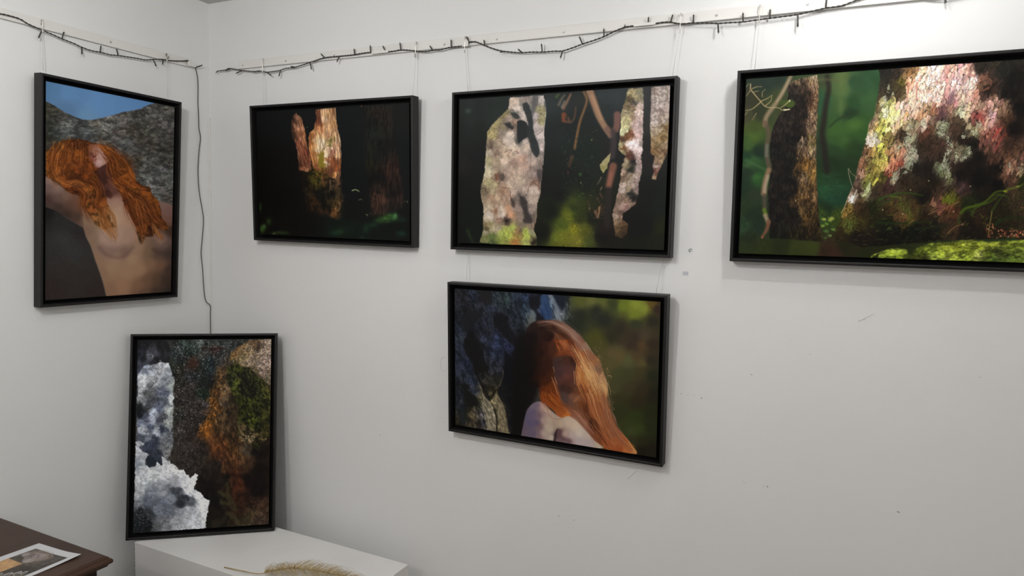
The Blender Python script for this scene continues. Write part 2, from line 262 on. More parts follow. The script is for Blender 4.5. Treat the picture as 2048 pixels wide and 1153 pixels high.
    A.grain(T, .32, 2, 6, 11); A.grain(T, .25, 9, 14, 12)
    A.mul(1-.12*T); A.scatter(420, (1536, 152, 1645, 478), (1.5, 5), (.5, 1.3), pi/2-.08, 'base', 12, mask=T, rel=(.45, 1.8), alpha=(.3, .75), jit=.35)
    A.scatter(300, (1595, 320, 1636, 430), (.6, 1.6), (.5, 1.1), 0, [(170, 135, 90), (90, 60, 34), (150, 110, 66)], 13, mask=T, alpha=(.3, .7), jit=2)
    R = A.poly(a("870,120 915,115 915,260 898,500 893,700 888,1000 880,1120 850,1050 800,960 810,850 770,700 800,560 860,500 850,350 840,240"), 1.2, 1.5, 5, 9)
    A.scatter(500, (1610, 152, 1640, 340), (1, 4), (.5, 1.2), pi/2, [(176, 150, 122), (126, 98, 72), (84, 62, 44), (150, 128, 96), (196, 172, 146), (140, 104, 88)], 14, mask=R, alpha=(.4, .85), jit=.3)
    for g in ("720,840 760,870 790,900 800,960 840,1010 880,1090", "770,690 800,800 790,880", "740,1030 720,1080 690,1110", "830,850 880,810"):
        A.stroke(a(g), 1.3, (40, 26, 18), .7, .5, .85)
    A.stroke(a("735,790 745,850 735,890"), 2.4, (178, 154, 124), 1, .6, .85); A.stroke(a("700,950 695,1000"), 2, (150, 124, 96), 1, .6, .8)
    A.stroke(a("795,830 815,860 850,820 885,815"), 1.1, (170, 140, 118), .6, .5, .8)
    for p in ("760,200", "735,380", "865,410", "665,450"): A.dab(*c(p)[0], 1.3, 2.2, 0, (190, 160, 120), .85)
    # ---- pale leaning stem in front
    A.stroke(a("610,130 560,230 500,340 450,420 390,500 340,580 330,660"), 7.5, (142, 124, 98), 9, 2.4, .95)
    A.stroke(a("590,170 520,310 460,400"), 3.5, (164, 146, 120), 3, 1.6, .7)
    A.stroke(a("330,640 370,740 350,880 350,1000 380,1150")+c("375,100"), 9, (92, 78, 62), 9, 2.4, .9)
    A.stroke(a("350,880 345,1000"), 6, (112, 118, 106), 6, 2, .7)
    A.dab(*a("325,645")[0], 6, 8, 0, (122, 92, 74), .8, .8)
    A.stroke(c("370,110 330,240 315,370"), 9, (142, 112, 84), 11, 2.2, .95); A.stroke(c("360,180 330,290 325,350"), 6, (176, 160, 138), 6, 2, .8)
    A.stroke(c("320,400 325,520"), 9, (84, 74, 62), 8, 2.4, .85)
    A.stroke(c("320,550 335,600"), 8, (110, 130, 40), 8, 2, .8); A.stroke(c("330,610 360,680"), 8, (164, 146, 116), 8, 2, .9)
    A.stroke(c("370,680 345,770 295,850"), 9, (124, 84, 60), 5, 2, .9)
    A.dab(*c("300,850")[0], 2, 4, 0, (190, 110, 74), .7, .7)
    # green bokeh leaf + twigs
    A.dab(*a("600,425")[0], 13, 10, 0, (70, 92, 34), .85, .35); A.dab(*a("520,410")[0], 9, 6, 0, (64, 84, 32), .7, .6)
    tw = (178, 158, 116)
    for g, w in (("170,210 175,270 220,330 280,400 330,455 400,470 470,470 530,500 600,490", 2.4), ("600,390 560,430 500,470", 2.2), ("280,410 210,470 160,495 115,500", 2), ("280,400 350,370 410,330", 1.8), ("330,450 390,400 405,340", 1.6),
                 ("190,260 240,240 295,240", 1.6), ("200,300 260,285", 1.4), ("170,280 120,345", 1.5), ("125,240 150,205", 1.2), ("300,350 300,300 335,265", 1.3), ("110,550 140,510", 1.2), ("235,530 185,610", 1.3)):
        A.stroke(a(g), w, tw, w*.5, .55, .9)
    A.stroke(a("540,495 600,487"), 3.4, (214, 204, 168), 2, .6, .95); A.dab(*a("600,395")[0], 1.6, 3, .4, (225, 216, 186), .95)
    A.dab(*a("170,270")[0], 4, 5, 0, (140, 112, 84), .6, .7)
    # ---- wide scaly trunk
    out = (c("1060,860 1100,790 1170,620 1230,440 1290,300 1340,120 1360,20")+a("1350,1110 1400,960 1440,830 1470,650 1530,540 1560,400 1592,180")+b("0,190")+[(2150, 100), (2150, 480), (2048, 500)]+d("1500,860 800,880 200,930")+c("1400,960"))
    B = A.poly(out, 1.0, 1.6, 5, 21)
    cp = (wz(b, "60,250:44,40,32 170,260:60,48,36 230,340:100,88,38 330,230:130,96,60 100,430:60,52,38 80,500:150,146,110 60,600:190,190,150 200,450:90,72,46 100,700:204,196,104 40,800:186,184,92 30,1000:164,160,76 60,1100:172,168,84 150,640:214,200,130 80,560:170,166,90 "
                "400,250:226,196,160 330,330:214,168,138 330,450:226,196,168 400,400:222,186,160 450,330:228,206,180 560,250:226,204,196 480,450:228,202,184 600,350:220,184,172 560,480:216,184,166 700,250:200,150,138 680,330:208,160,148 800,300:212,176,172 780,400:200,158,150 720,480:150,110,112 900,260:190,144,132 920,350:212,184,176 930,450:180,130,116 850,480:196,160,140 850,570:186,160,134 "
                "220,600:216,180,156 300,560:216,190,160 380,600:204,170,146 250,700:196,166,110 160,760:204,176,140 380,700:150,110,84 450,620:180,146,110 550,600:170,120,92 560,680:120,84,72 640,640:104,74,76 700,580:160,122,106 820,640:180,170,140 750,680:92,70,54 "
                "440,740:190,180,160 330,760:140,130,104 480,800:110,66,48 640,760:120,116,92 640,830:126,122,98 820,730:90,74,56 760,800:80,58,44 700,900:76,64,50 550,900:76,56,42 450,900:76,50,36 300,880:140,132,108 230,850:70,52,36 100,900:126,112,62 170,980:170,140,110 130,1050:180,120,90 230,1000:150,110,84 330,1030:146,142,118 420,1000:60,48,36 550,1000:72,52,40 640,950:84,62,48 480,920:70,52,38 620,1080:64,46,36 700,1000:110,82,66 770,1050:120,110,90 870,1020:96,92,70 850,900:50,38,30 960,780:146,140,104 1010,690:140,72,66 1040,560:150,116,98 1150,550:176,136,122 1120,650:178,146,140 1230,600:140,108,84 1100,750:172,134,120 1180,800:150,86,72 1100,850:160,104,88 1050,940:116,80,66 1180,950:110,70,60 1250,850:100,60,46 1260,680:84,60,42 "
                "1050,330:120,84,66 1080,400:60,44,34 1000,200:52,44,36 1150,130:62,54,42 1250,200:44,42,36 1350,300:34,30,26 1300,450:32,28,24 1400,600:30,25,22 1350,800:30,25,22 1300,950:70,50,38 1400,1000:90,64,48 1250,1060:96,66,50 950,950:34,28,22 1000,1080:32,27,22 1150,1080:84,58,44 1400,1100:110,80,64") +
          wz(a, "1580,300:70,60,44 1550,450:120,96,64 1500,600:130,108,86 1480,820:190,176,160 1540,700:132,118,60 1530,800:186,176,150 1450,930:120,90,64 1520,950:146,124,70 1560,1050:150,140,70 1400,1050:130,100,76 1480,1100:120,104,56") +
          wz(c, "1400,60:130,88,68 1380,150:150,116,96 1470,80:132,124,62 1550,120:150,140,66 1340,240:100,80,66 1440,230:124,124,58 1530,200:140,134,60 1270,420:200,186,172 1330,320:84,62,48 1450,340:150,150,110 1530,350:66,52,36 1240,560:124,104,48 1350,500:90,64,40 1300,600:104,88,36 1420,560:60,44,24 1150,800:64,52,22 1250,720:92,96,38 1400,700:66,56,22 1520,650:46,44,18 1500,520:44,48,18 1200,900:50,38,22 1350,850:34,26,16 1500,850:36,28,18") +
          wz(d, "30,60:170,160,84 110,60:180,116,88 100,150:130,72,54 230,60:150,84,66 330,60:120,124,100 40,180:84,80,34 180,190:150,144,120 100,300:76,50,44 250,220:60,44,30 300,150:60,52,36 400,100:40,34,26 350,280:60,46,30 550,100:42,32,26 700,70:110,116,92 750,170:110,110,76 850,60:60,44,36 600,250:44,34,22 900,150:34,26,22 1000,80:36,28,24 1100,200:24,20,18 1300,100:30,24,20 1350,170:90,62,46 1450,80:140,108,84 1550,100:150,120,96 1480,220:100,70,54 1300,250:24,22,18 1550,220:50,54,26 900,300:70,50,46 700,330:64,46,38 750,430:100,104,30 600,480:120,84,64 680,500:110,66,56 500,420:30,24,16 800,560:96,56,36 400,560:84,62,34 300,580:96,96,40 100,560:84,60,30 50,600:50,44,20 250,650:110,74,44 350,680:90,80,30 500,650:50,38,22 100,720:22,32,12 400,750:20,26,14 600,750:34,32,22 250,820:18,18,10 780,750:70,52,34 1000,700:40,30,20 1000,500:40,50,20 1150,400:40,34,22 1100,620:60,42,28 1250,620:46,40,22 1000,830:36,28,20 500,860:22,22,12 50,900:20,18,10"))
    ang = .42-.25*(A.X-1850)/200
    A.blend(B, A.wash(cp, 2.2, 2.1, 3.5, 7))
    A.plates(B*(.35+.65*A.lit(35, 90)), cp, 7.5, 17, 311, .38, .14, .13, .25, 1.8, 2.4, .6, .8, .10)
    A.plates(B*A.lit(45, 110), None, 4.5, 10, 312, .3, .09, .07, .6, mix=.6, wp=.8)
    A.contrast(B, .40, 92); A.grain(B, .12, 2, 7, 313, .38); A.mul(1+B*.06)
    # bark plates
    def ba(x, y): return pi/2+.42-.25*(x-1850)/200
    Bu = B*A.poly([(1650, 480), (2150, 420), (2150, 90), (1700, 90)], 10)
    A.scatter(700, (1670, 120, 2105, 400), (3, 8), (1.2, 3.2), ba, 'base', 31, mask=Bu, rel=(.78, 1.28), alpha=(.5, .95), jit=.22, soft=.3)
    A.scatter(300, (1670, 120, 2105, 430), (2.5, 6.5), (.5, 1.0), ba, 'base', 32, mask=Bu, rel=(.4, .7), alpha=(.3, .6), jit=.3, soft=.5)
    A.scatter(420, (1690, 120, 2105, 400), (1.5, 4), (.5, 1.3), ba, 'base', 33, mask=Bu, rel=(1.3, 1.6), alpha=(.4, .8), jit=.4)
    hi = A.poly(b("300,300 560,170 860,180 1000,260 980,480 860,640 700,560 450,600 200,800 120,780 200,600 280,450"), 8)
    A.scatter(300, b("120,170")[0]+b("1000,800")[0], (3, 8), (1.6, 3.4), ba, [(236, 214, 190), (226, 186, 170), (238, 224, 204), (214, 164, 150), (222, 200, 196)], 34, mask=hi*B, alpha=(.35, .8), jit=.25, soft=.35)
    for g in ("470,350 475,400 540,330 620,320", "480,410 560,370 590,330", "450,520 440,640 430,700", "575,420 570,480", "225,600 215,680 210,780", "310,560 325,680", "700,470 685,570 680,640 750,560 780,450 850,330", "840,280 850,340", "870,400 930,400 980,350", "60,700 30,800", "880,530 930,560 960,480", "1060,540 1100,600", "1050,680 1120,620 1180,560", "1050,400 1000,420"):
        A.stroke(b(g), 1.1, (70, 46, 30), .7, .5, .85)
    for g, col in (("570,540 540,600 530,640", (150, 84, 60)), ("700,220 650,280", (206, 130, 122)), ("740,420 700,540", (140, 104, 122)), ("640,620 580,720", (92, 62, 70)), ("380,330 375,500", (206, 140, 116)), ("1010,640 1030,720", (176, 74, 70)), ("1215,790 1140,880", (178, 62, 56)), ("1230,880 1170,1000", (168, 74, 66)), ("300,330 280,520", (206, 132, 104)), ("960,260 900,240", (198, 130, 120)), ("1100,380 1040,410", (150, 96, 78))):
        A.stroke(b(g), 4, col, 2.4, .9, .75)
    # pale lichen
    lich = [(206, 206, 176), (176, 180, 146), (222, 222, 200), (150, 156, 120)]
    Rn = random.Random(8)
    for g in ("95,380:16,40", "60,510:18,60", "30,560:14,30", "85,620:20,40", "75,670:16,26", "445,735:26,22", "310,770:22,24", "290,890:26,70", "275,950:22,40", "200,990:22,40", "350,1010:36,50", "320,1080:44,60", "640,760:40,60", "620,840:36,40", "830,560:24,60", "810,640:30,40", "1000,750:44,44", "960,830:30,34", "850,865:20,26", "690,900:16,40", "730,950:14,40", "700,1020:22,50", "660,1090:26,40", "775,1060:20,60", "905,1000:24,44", "860,1080:36,26", "140,440:12,22"):
        p, r = g.split(':'); q = b(p)[0]; rx, ry = [float(v)/5.014 for v in r.split(',')]
        for k in range(int(8+rx*ry*.5)):
            A.dab(q[0]+Rn.gauss(0, rx*.5), q[1]+Rn.gauss(0, ry*.5), Rn.uniform(1, 2.4), Rn.uniform(.7, 1.5), Rn.uniform(.6, 2), np.array(Rn.choice(lich))*Rn.uniform(.8, 1.05), .85, .4)
    for g in ("330,60:40,56", "290,140:20,20", "180,180:22,44", "170,225:16,20", "730,60:50,40", "690,80:30,30", "755,140:24,50", "740,190:14,24", "710,10:14,14", "910,5:18,10", "1550,110:22,40", "1430,60:16,30"):
        p, r = g.split(':'); q = d(p)[0]; rx, ry = [float(v)/5.49 for v in r.split(',')]
        for k in range(int(8+rx*ry*.5)):
            A.dab(q[0]+Rn.gauss(0, rx*.5), q[1]+Rn.gauss(0, ry*.5), Rn.uniform(1, 2.3), Rn.uniform(.7, 1.5), Rn.uniform(.6, 2), np.array(Rn.choice(lich))*Rn.uniform(.7, 1.0), .8, .4)
    for g in ("1470,860:34,30", "1500,820:40,30", "1520,800:30,30"):
        p, r = g.split(':'); q = a(p)[0]
        for k in range(14): A.dab(q[0]+Rn.gauss(0, 3), q[1]+Rn.gauss(0, 4), Rn.uniform(1, 3), Rn.uniform(.8, 1.7), Rn.uniform(.6, 2), np.array((226, 220, 206))*Rn.uniform(.85, 1.05), .85, .4)
    for g in ("1265,420", "1280,390", "1255,450", "1270,470"):
        q = c(g)[0]; A.dab(q[0], q[1], 3.2, 1.5, pi/2+.3, (222, 214, 204), .9, .4)
    # left rim flakes of the wide trunk
    for g in ("1340,1120 1400,1000 1430,900 1440,830", "1470,660 1520,560 1560,420"):
        A.scatter(60, a("1330,380")[0]+a("1592,1140")[0], (1.5, 5), (.6, 1.6), pi/2+.35, [(196, 160, 130), (150, 110, 84), (110, 76, 56), (210, 186, 150)], 41, mask=B*A.poly(a("1330,1130 1400,960 1440,800 1470,640 1540,500 1592,380 1592,560 1540,700 1520,860 1450,1020 1400,1140"), 3), alpha=(.5, .9), jit=.25)
    A.stroke(c("1165,585 1200,520 1230,440 1290,300"), 1.6, (190, 160, 126), 1, .7, .9)
    A.stroke(c("1245,95 1250,160 1280,270 1300,330"), 1.5, (150, 140, 118), 1.2, .5, .9); A.stroke(c("1245,95 1280,150 1320,180 1330,210"), 1.2, (140, 124, 104), 1, .5, .9)
    # undergrowth over the trunk's foot
    Rn = random.Random(19)
    low = A.poly(c("1060,870 1180,720 1330,560 1592,470")+d("300,350 700,560 900,560 1300,330 1592,250")+[(2150, 330), (2150, 500)]+d("1592,860 200,960")+c("1300,980"), 8)
    A.scatter(700, (1660, 385, 2105, 490), (2, 9), (.5, 1.5), -.25, [(40, 58, 18), (64, 84, 22), (28, 34, 14), (86, 66, 34), (60, 40, 26), (24, 20, 14), (96, 104, 36)], 51, mask=low, alpha=(.25, .65), jit=.5)
    for g, col, w in (("0,440 80,400 200,370 330,365 480,390", (52, 84, 24), 5), ("0,490 90,460 190,400", (44, 70, 24), 4), ("130,400 240,420 235,490", (84, 116, 30), 3), ("900,580 960,530 1080,500 1180,450 1290,350 1400,345", (82, 104, 24), 6), ("1060,500 1200,470 1330,380", (70, 92, 22), 5), ("1020,600 1060,530 1180,470", (62, 80, 24), 5), ("1240,560 1330,430 1400,350", (58, 78, 22), 4), ("1400,330 1540,290 1592,260", (96, 116, 34), 4), ("1300,380 1400,400 1430,440", (60, 80, 24), 4), ("1280,700 1400,640 1592,640", (34, 50, 20), 7), ("0,690 200,700 400,690 560,680", (30, 46, 16), 6), ("400,760 600,740 760,720", (32, 42, 18), 5), ("870,680 880,620 920,560", (60, 84, 34), 3)):
        A.stroke(d(g), w, col, w*.4, 1.6, .8)
    A.dab(*d("1385,345")[0], 5, 3, .2, (140, 150, 40), .9, .5); A.dab(*d("1525,292")[0], 5, 2.4, -.1, (130, 140, 52), .9, .5)
    A.dab(*d("605,490")[0], 5, 7, -.6, (150, 112, 86), .85, .4); A.dab(*d("690,515")[0], 9, 4.5, .3, (120, 76, 62), .85, .4); A.dab(*d("730,450")[0], 9, 7, .2, (96, 100, 26), .7, .6)
    for g in ("650,590 760,510 880,460", "765,580 810,500 870,460", "750,810 830,740 930,700", "540,600 640,550", "330,700 400,650", "1180,730 1210,700"): A.stroke(d(g), 1.4, (160, 120, 76), .8, .5, .85)
    A.stroke(d("870,350 930,280"), 6, (92, 68, 66), 5, 1.2, .8); A.stroke(d("700,350 740,310"), 5, (84, 62, 52), 3, 1.2, .8); A.dab(*d("915,710")[0], 4, 3, -.5, (120, 96, 80), .8)
    for p in ("260,595", "40,548", "1005,290", "345,330", "820,570", "545,230"): A.dab(*d(p)[0], 1.6, 2, .3, (190, 170, 130), .85)
    A.stroke(d("1240,570 1220,690 1200,830"), 2, (132, 120, 60), 1.6, .6, .9)
    bark = [(190, 104, 66), (214, 140, 100), (150, 76, 46), (96, 46, 28), (226, 170, 130), (170, 96, 62)]
    A.scatter(300, d("1130,680")[0]+(2105, d("0,860")[0][1]), (1, 4.5), (.7, 1.7), .3, bark, 61, mask=A.poly(d("1150,740 1260,690 1290,760 1420,750 1592,780")+[(2110, 462), (2110, 480)]+d("1592,850 1300,860 1190,850"), 2), alpha=(.5, .95), jit=1.1)
    A.scatter(40, d("1500,440")[0]+(2105, 425), (2, 5), (.7, 1.6), .6, bark, 62, mask=A.poly(d("1500,470 1570,440 1592,440")+[(2110, 400), (2110, 430)]+d("1592,560 1540,520"), 2), alpha=(.5, .9))
    A.scatter(60, d("1300,0")[0]+(2105, 380), (2, 6), (1, 2.6), pi/2+.2, [(130, 92, 72), (160, 120, 96), (96, 64, 50), (60, 40, 32)], 63, mask=A.poly(d("1330,0 1592,0")+[(2110, 300), (2110, 372)]+d("1592,200 1480,260 1330,190"), 4), alpha=(.4, .8))
    # bright moss bank
    M = A.poly(d("0,1020 100,985 220,970 310,990 330,1040 420,960 560,920 800,900 950,885 1000,878 1200,900 1400,890 1592,875")+[(2150, 478), (2150, 545), (1740, 545)]+c("1592,1020 1530,1030 1500,1060 1480,1090"), 1.6, 2, 9, 71)
    A.blend(M, A.wash(wz(d, "100,1010:150,168,56 200,1000:164,180,66 250,1050:110,124,40 50,1050:130,146,50 360,1050:50,56,18 420,1000:80,90,28 450,1070:60,64,22 560,950:110,124,40 700,930:124,134,44 650,1020:150,164,56 620,1060:160,176,70 850,960:120,128,38 950,910:158,170,64 800,1040:160,172,66 1000,1000:90,100,28 950,1070:140,156,54 1100,1030:176,184,92 1100,950:132,142,46 1000,950:140,150,50 1250,930:146,154,56 1200,1050:84,96,30 1300,1020:56,62,28 1400,1060:60,70,28 1350,980:70,78,30 1400,920:120,132,44 1550,930:130,144,50 1480,1080:90,110,40 1550,1050:96,110,44 1592,980:110,124,44 1250,1090:88,108,44"), 4, 2))
    A.grain(M, .3, 14, 5, 72, -.1); A.grain(M, .15, 3, 2, 74); A.scatter(300, (1745, 478, 2105, 530), (1.5, 5), (.6, 1.6), 0, 'base', 73, mask=M, rel=(.75, 1.25), alpha=(.3, .7))

# ---- pale bark with shadows
def paint_birches(A):
    a = Z(910, 185, 7.205); b = Z(910, 340, 7.205); c = Z(1110, 165, 6.783); d = Z(1110, 330, 6.588)
    cps = (wz(a, "200,270:44,52,48 150,600:36,42,40 300,200:46,52,50 650,150:50,60,56 300,900:28,32,30 120,1050:40,38,34 1400,200:52,62,62 1420,600:36,44,44 1400,1000:26,32,30") +
           wz(b, "200,200:24,26,24 200,600:22,28,22 120,1000:26,30,24 280,950:22,34,24 1350,200:24,28,26 1400,600:24,30,20 1300,900:20,22,16 1550,800:70,84,24 1500,950:100,110,34") +
           wz(c, "300,200:48,56,52 250,700:30,38,36 450,500:34,42,40 750,200:62,70,72 700,400:46,56,56 500,700:30,40,32 350,900:28,42,34 550,950:26,38,30 750,950:30,30,30 700,700:34,38,38 1250,200:70,72,72 1240,600:58,56,54 1240,900:40,36,36") +
           wz(d, "150,150:24,28,26 400,200:26,34,26 100,400:18,22,18 230,480:60,72,24 180,650:100,106,26 250,560:46,58,20 250,850:128,124,30 100,950:112,112,30 300,1000:120,116,40 400,850:84,86,26 350,700:50,58,18 450,1000:70,78,30 500,700:26,30,18 600,950:22,24,18 650,850:46,32,28 1000,700:20,20,18 1200,400:18,20,18 1200,800:18,20,18 1380,850:50,58,24 1380,1000:44,50,24 1400,500:22,34,26"))
    A.blend(np.ones((A.H, A.W)), A.wash(cps, 7, 1.7, 2.5, 16))
    A.mul(.62+.2*A.noise(26, 30, 3, 2)+.25*A.poly([(1090,495),(1130,380),(1200,400),(1210,500)],14))
    A.glow(*a("195,265")[0], 6, 5, (74, 92, 78), .6); A.stroke(b("200,880 260,1020 290,1050"), 5, (62, 84, 48), 3, 3, .7)
    A.mul(1-.28*np.clip((A.Y-330)/150, 0, 1)*np.clip(1.3-A.lit(30, 60)*1.3, 0, 1))
    # blurred fern heads
    for g, col, w in (("60,300 100,220 140,170", (110, 100, 88), 5), ("120,350 170,260 220,160", (146, 110, 88), 6), ("100,330 140,250", (150, 140, 130), 3), ("130,440 120,520", (130, 70, 44), 10), ("185,480 220,540 270,480 290,340", (104, 74, 54), 4), ("150,530 200,540", (120, 76, 56), 5), ("30,190 60,160", (74, 92, 42), 5)):
        A.stroke(c(g), w, col, w*.6, 2.2, .85)
    # tawny branches
    A.stroke(c("400,130 440,240 400,380 350,520 310,700 275,900"), 4, (132, 96, 60), 5, 1.8, .9)
    A.stroke(c("240,1010 200,1140"), 6, (110, 68, 46), 3, 3, .7)
    A.stroke(c("480,120 540,280 600,450 680,600 760,720"), 15, (150, 116, 90), 11, 2.4, .97)
    A.stroke(c("510,180 570,330 640,500"), 6, (176, 140, 112), 4, 2.2, .8)
    A.stroke(c("720,640 770,700"), 13, (112, 84, 76), 12, 2.4, .8)
    A.stroke(c("850,440 850,560 830,640"), 14, (118, 84, 76), 13, 2.4, .95)
    A.stroke(c("800,680 800,850 780,1000"), 12, (62, 54, 54), 13, 3, .8)
    A.stroke(d("770,20 740,150 710,280"), 15, (124, 82, 66), 12, 3, .95); A.stroke(d("745,120 720,260"), 8, (146, 98, 80), 7, 2.5, .7)
    A.stroke(d("710,340 700,600 690,800"), 14, (40, 34, 33), 12, 3, .85)
    # green bits
    for g in ("505,780:14,22:150,150,70", "570,650:12,10:80,110,70", "140,950:24,30:36,70,54", "510,1010:20,20:50,80,50"):
        p, r, k = g.split(':'); rx, ry = [float(v)/6.8 for v in r.split(',')]
        A.dab(*c(p)[0], rx, ry, .5, tuple(float(v) for v in k.split(',')), .7, .8)
    for g in ("340,130:22,36:84,120,50", "350,240:14,22:120,160,90", "370,380:26,14:70,100,36", "330,410:24,14:56,84,30", "180,105:16,30:104,54,40", "515,895:9,24:90,104,84"):
        p, r, k = g.split(':'); rx, ry = [float(v)/6.6 for v in r.split(',')]
        A.dab(*d(p)[0], rx, ry, 0, tuple(float(v) for v in k.split(',')), .75, .8)
    A.scatter(260, c("100,600")[0]+d("520,480")[0], (1, 4), (.7, 2), .6, [(40, 66, 48), (30, 44, 36), (56, 84, 50), (24, 30, 26)], 7, alpha=(.2, .5), jit=1)
    A.scatter(260, d("20,480")[0]+d("480,1080")[0], (2, 5), (.8, 2), 1.1, 'base', 9, rel=(.6, 1.5), alpha=(.2, .6), jit=.8)
    # ---- big left trunk
    T = A.poly(a("795,70 1290,35 1300,200 1322,300 1300,480 1290,640 1300,740 1285,900 1270,1153")+b("1265,100 1240,350 1195,500 1190,700 1150,850 1190,1000 1190,1095 600,1080 370,1050 420,880 430,560 395,420 380,300 440,50")+a("440,1050 455,900 455,760 475,560 600,400 770,240"), .9, 1.6, 5, 5)
    cp = (wz(a, "850,150:184,164,150 900,230:206,192,182 1050,100:130,118,112 1150,120:96,94,94 1250,100:160,152,150 1230,250:128,124,88 1250,400:134,128,90 1100,250:90,92,90 1000,200:120,114,108 1170,350:160,150,156 700,300:118,108,64 600,450:134,124,80 520,560:150,138,90 560,620:156,142,92 800,380:150,130,118 700,500:110,100,78 860,320:52,56,54 780,460:50,48,48 850,500:100,80,70 1000,330:180,168,164 1040,400:170,156,152 900,430:140,110,94 960,450:40,42,42 970,600:36,40,40 1090,550:40,46,46 1080,400:60,64,64 1150,700:40,46,46 1180,850:56,58,58 930,700:60,60,58 1000,540:50,52,50 "
                "1180,500:176,164,164 1220,650:178,166,164 1240,800:180,168,164 1160,900:140,130,126 800,620:196,182,170 760,700:192,176,164 680,600:120,108,98 850,780:194,178,162 1020,720:176,160,152 1050,800:180,162,148 620,740:150,132,112 540,740:96,84,68 520,800:80,68,58 500,850:170,156,138 610,880:110,92,78 720,850:176,154,132 800,900:168,146,126 950,860:180,160,146 720,1000:192,174,156 600,1000:146,128,106 500,1000:140,136,100 860,1020:136,112,100 980,960:160,128,112 1000,1050:158,130,118 1150,1000:164,144,132 1220,1050:110,98,92 1240,1120:90,80,78 620,1100:140,122,104 480,1120:188,180,150 800,1120:164,142,128") +
          wz(b, "500,50:178,170,142 500,200:150,142,100 620,100:118,86,68 690,110:84,74,68 800,100:150,128,112 900,50:170,148,132 950,180:178,160,142 800,200:174,156,140 700,250:144,118,98 560,230:150,140,104 440,290:76,66,50 470,330:90,78,60 550,330:156,140,112 700,300:140,106,82 700,400:142,116,96 800,400:150,120,102 620,400:156,134,110 850,330:168,148,134 1000,280:164,144,132 1160,300:170,154,142 1180,190:110,84,70 1150,60:130,114,108 1220,50:70,62,62 1230,150:84,72,66 940,370:90,80,76 1000,450:60,54,54 1060,580:54,50,50 1080,700:70,62,60 1120,450:158,142,130 1100,580:134,120,112 500,450:150,130,108 540,420:140,108,86 500,550:160,146,124 600,600:140,106,84 520,680:190,178,166 680,580:172,158,142 700,660:186,174,162 640,730:130,100,84 760,740:40,30,28 780,560:168,124,96 830,650:176,126,94 850,450:84,74,68 900,560:120,104,96 950,700:120,102,94 500,800:120,110,70 480,850:60,54,30 450,900:150,140,116 560,850:150,140,110 640,850:156,140,124 450,980:86,92,46 550,980:70,92,36 560,1050:40,56,22 680,900:140,156,62 760,900:150,164,60 850,850:144,160,66 700,1000:110,128,40 800,960:150,170,60 750,1050:116,120,46 860,1000:140,116,44 880,1040:160,96,40 920,900:124,84,50 930,960:110,96,40 960,880:70,60,40 1030,900:150,166,60 1060,960:164,184,66 1050,1040:140,150,70 1000,800:110,96,84 1100,820:104,88,76 1130,900:120,124,90 1170,850:120,100,84 1130,1020:60,54,34"))
    A.blend(T, A.wash(cp, 3, 1.8, 2.4, 5))
    A.contrast(T, .10, 105); A.mul(1+T*.17); A.blend(T*.22, (178, 162, 146)); A.grain(T, .07, 5, 7, 15); A.plates(T, None, 5, 7, 160, .2, .07, .07, .72, wp=.7, mix=.7)
    S = A.poly(a("900,420 960,400 1040,440 1070,560 1050,650 1000,670 940,730 910,700 905,560"), 1.1, 1, 5, 61, 1); A.blend(S, (36, 40, 40))
    S = A.poly(a("980,160 1050,140 1110,280 1130,400 1150,600 1220,780 1220,900 1180,940 1110,840 1080,700 1040,600 1060,430 1000,260"), 1.3, 1, 6, 62, 1); A.blend(S*.92, (42, 47, 47))
    S = A.poly(a("800,290 870,290 940,340 920,380 860,370"), 1.2, 1, 5, 63, 1); A.blend(S*.9, (54, 57, 54)); S = A.poly(a("710,450 790,440 820,470 860,500 840,535 780,510"), 1, 1, 5, 64, 1); A.blend(S*.9, (44, 44, 44))
    S = A.poly(a("1130,40 1200,40 1195,180 1140,300 1120,340 1110,220"), 1.4, 1, 5, 65, 1); A.blend(S*.65, (80, 80, 82))
    S = A.poly(b("930,360 1000,400 1050,470 1060,600 1110,680 1120,770 1000,760 1010,650 980,560 960,500"), 2, 1.4, 6, 66, 1); A.blend(S*.85, (52, 47, 46))
    S = A.poly(b("820,400 880,480 870,555 830,520"), 1.2, .8, 5, 67, 1); A.blend(S*.8, (70, 60, 54)); S = A.poly(b("660,60 720,70 710,160 660,150"), 1.4, 1, 5, 68, 1); A.blend(S*.7, (76, 66, 60))
    S = A.poly(b("1190,0 1260,0 1260,110 1240,160 1200,100"), 2, 1, 5, 69, 1); A.blend(S*.7, (66, 60, 60))
    Tb = T
    A.scatter(360, (960, 188, 1094, 470), (.8, 3.2), (.4, 1.2), pi/2, 'base', 16, mask=Tb, rel=(.66, 1.3), alpha=(.25, .65), jit=.8)
    edge = A.poly(a("470,560 600,400 770,240 830,290 700,420 620,560 560,680 470,720"), 2, 2, 4, 17)
    A.scatter(320, a("450,230")[0]+a("840,740")[0], (1, 3.2), (.5, 1.1), -.7, [(176, 164, 110), (120, 110, 66), (74, 66, 44), (196, 184, 134), (60, 54, 38)], 18, mask=edge, alpha=(.4, .9), jit=.5)
    edge2 = A.poly(a("1180,200 1280,180 1322,300 1300,470 1200,460 1190,330"), 1.5)
    A.scatter(130, a("1180,180")[0]+a("1322,480")[0], (1, 2.6), (.5, 1.1), .9, [(170, 164, 116), (104, 98, 62), (66, 62, 44), (150, 144, 100)], 19, mask=edge2, alpha=(.5, .9), jit=.8)
    rim = A.poly(b("440,50 500,20 600,60 560,250 440,330 380,310 410,180"), 2)
    A.scatter(200, b("380,0")[0]+b("620,400")[0], (.8, 2.4), (.4, .9), -.9, [(190, 184, 140), (110, 100, 66), (66, 56, 40), (204, 198, 160)], 20, mask=rim*T, alpha=(.4, .85), jit=.5)
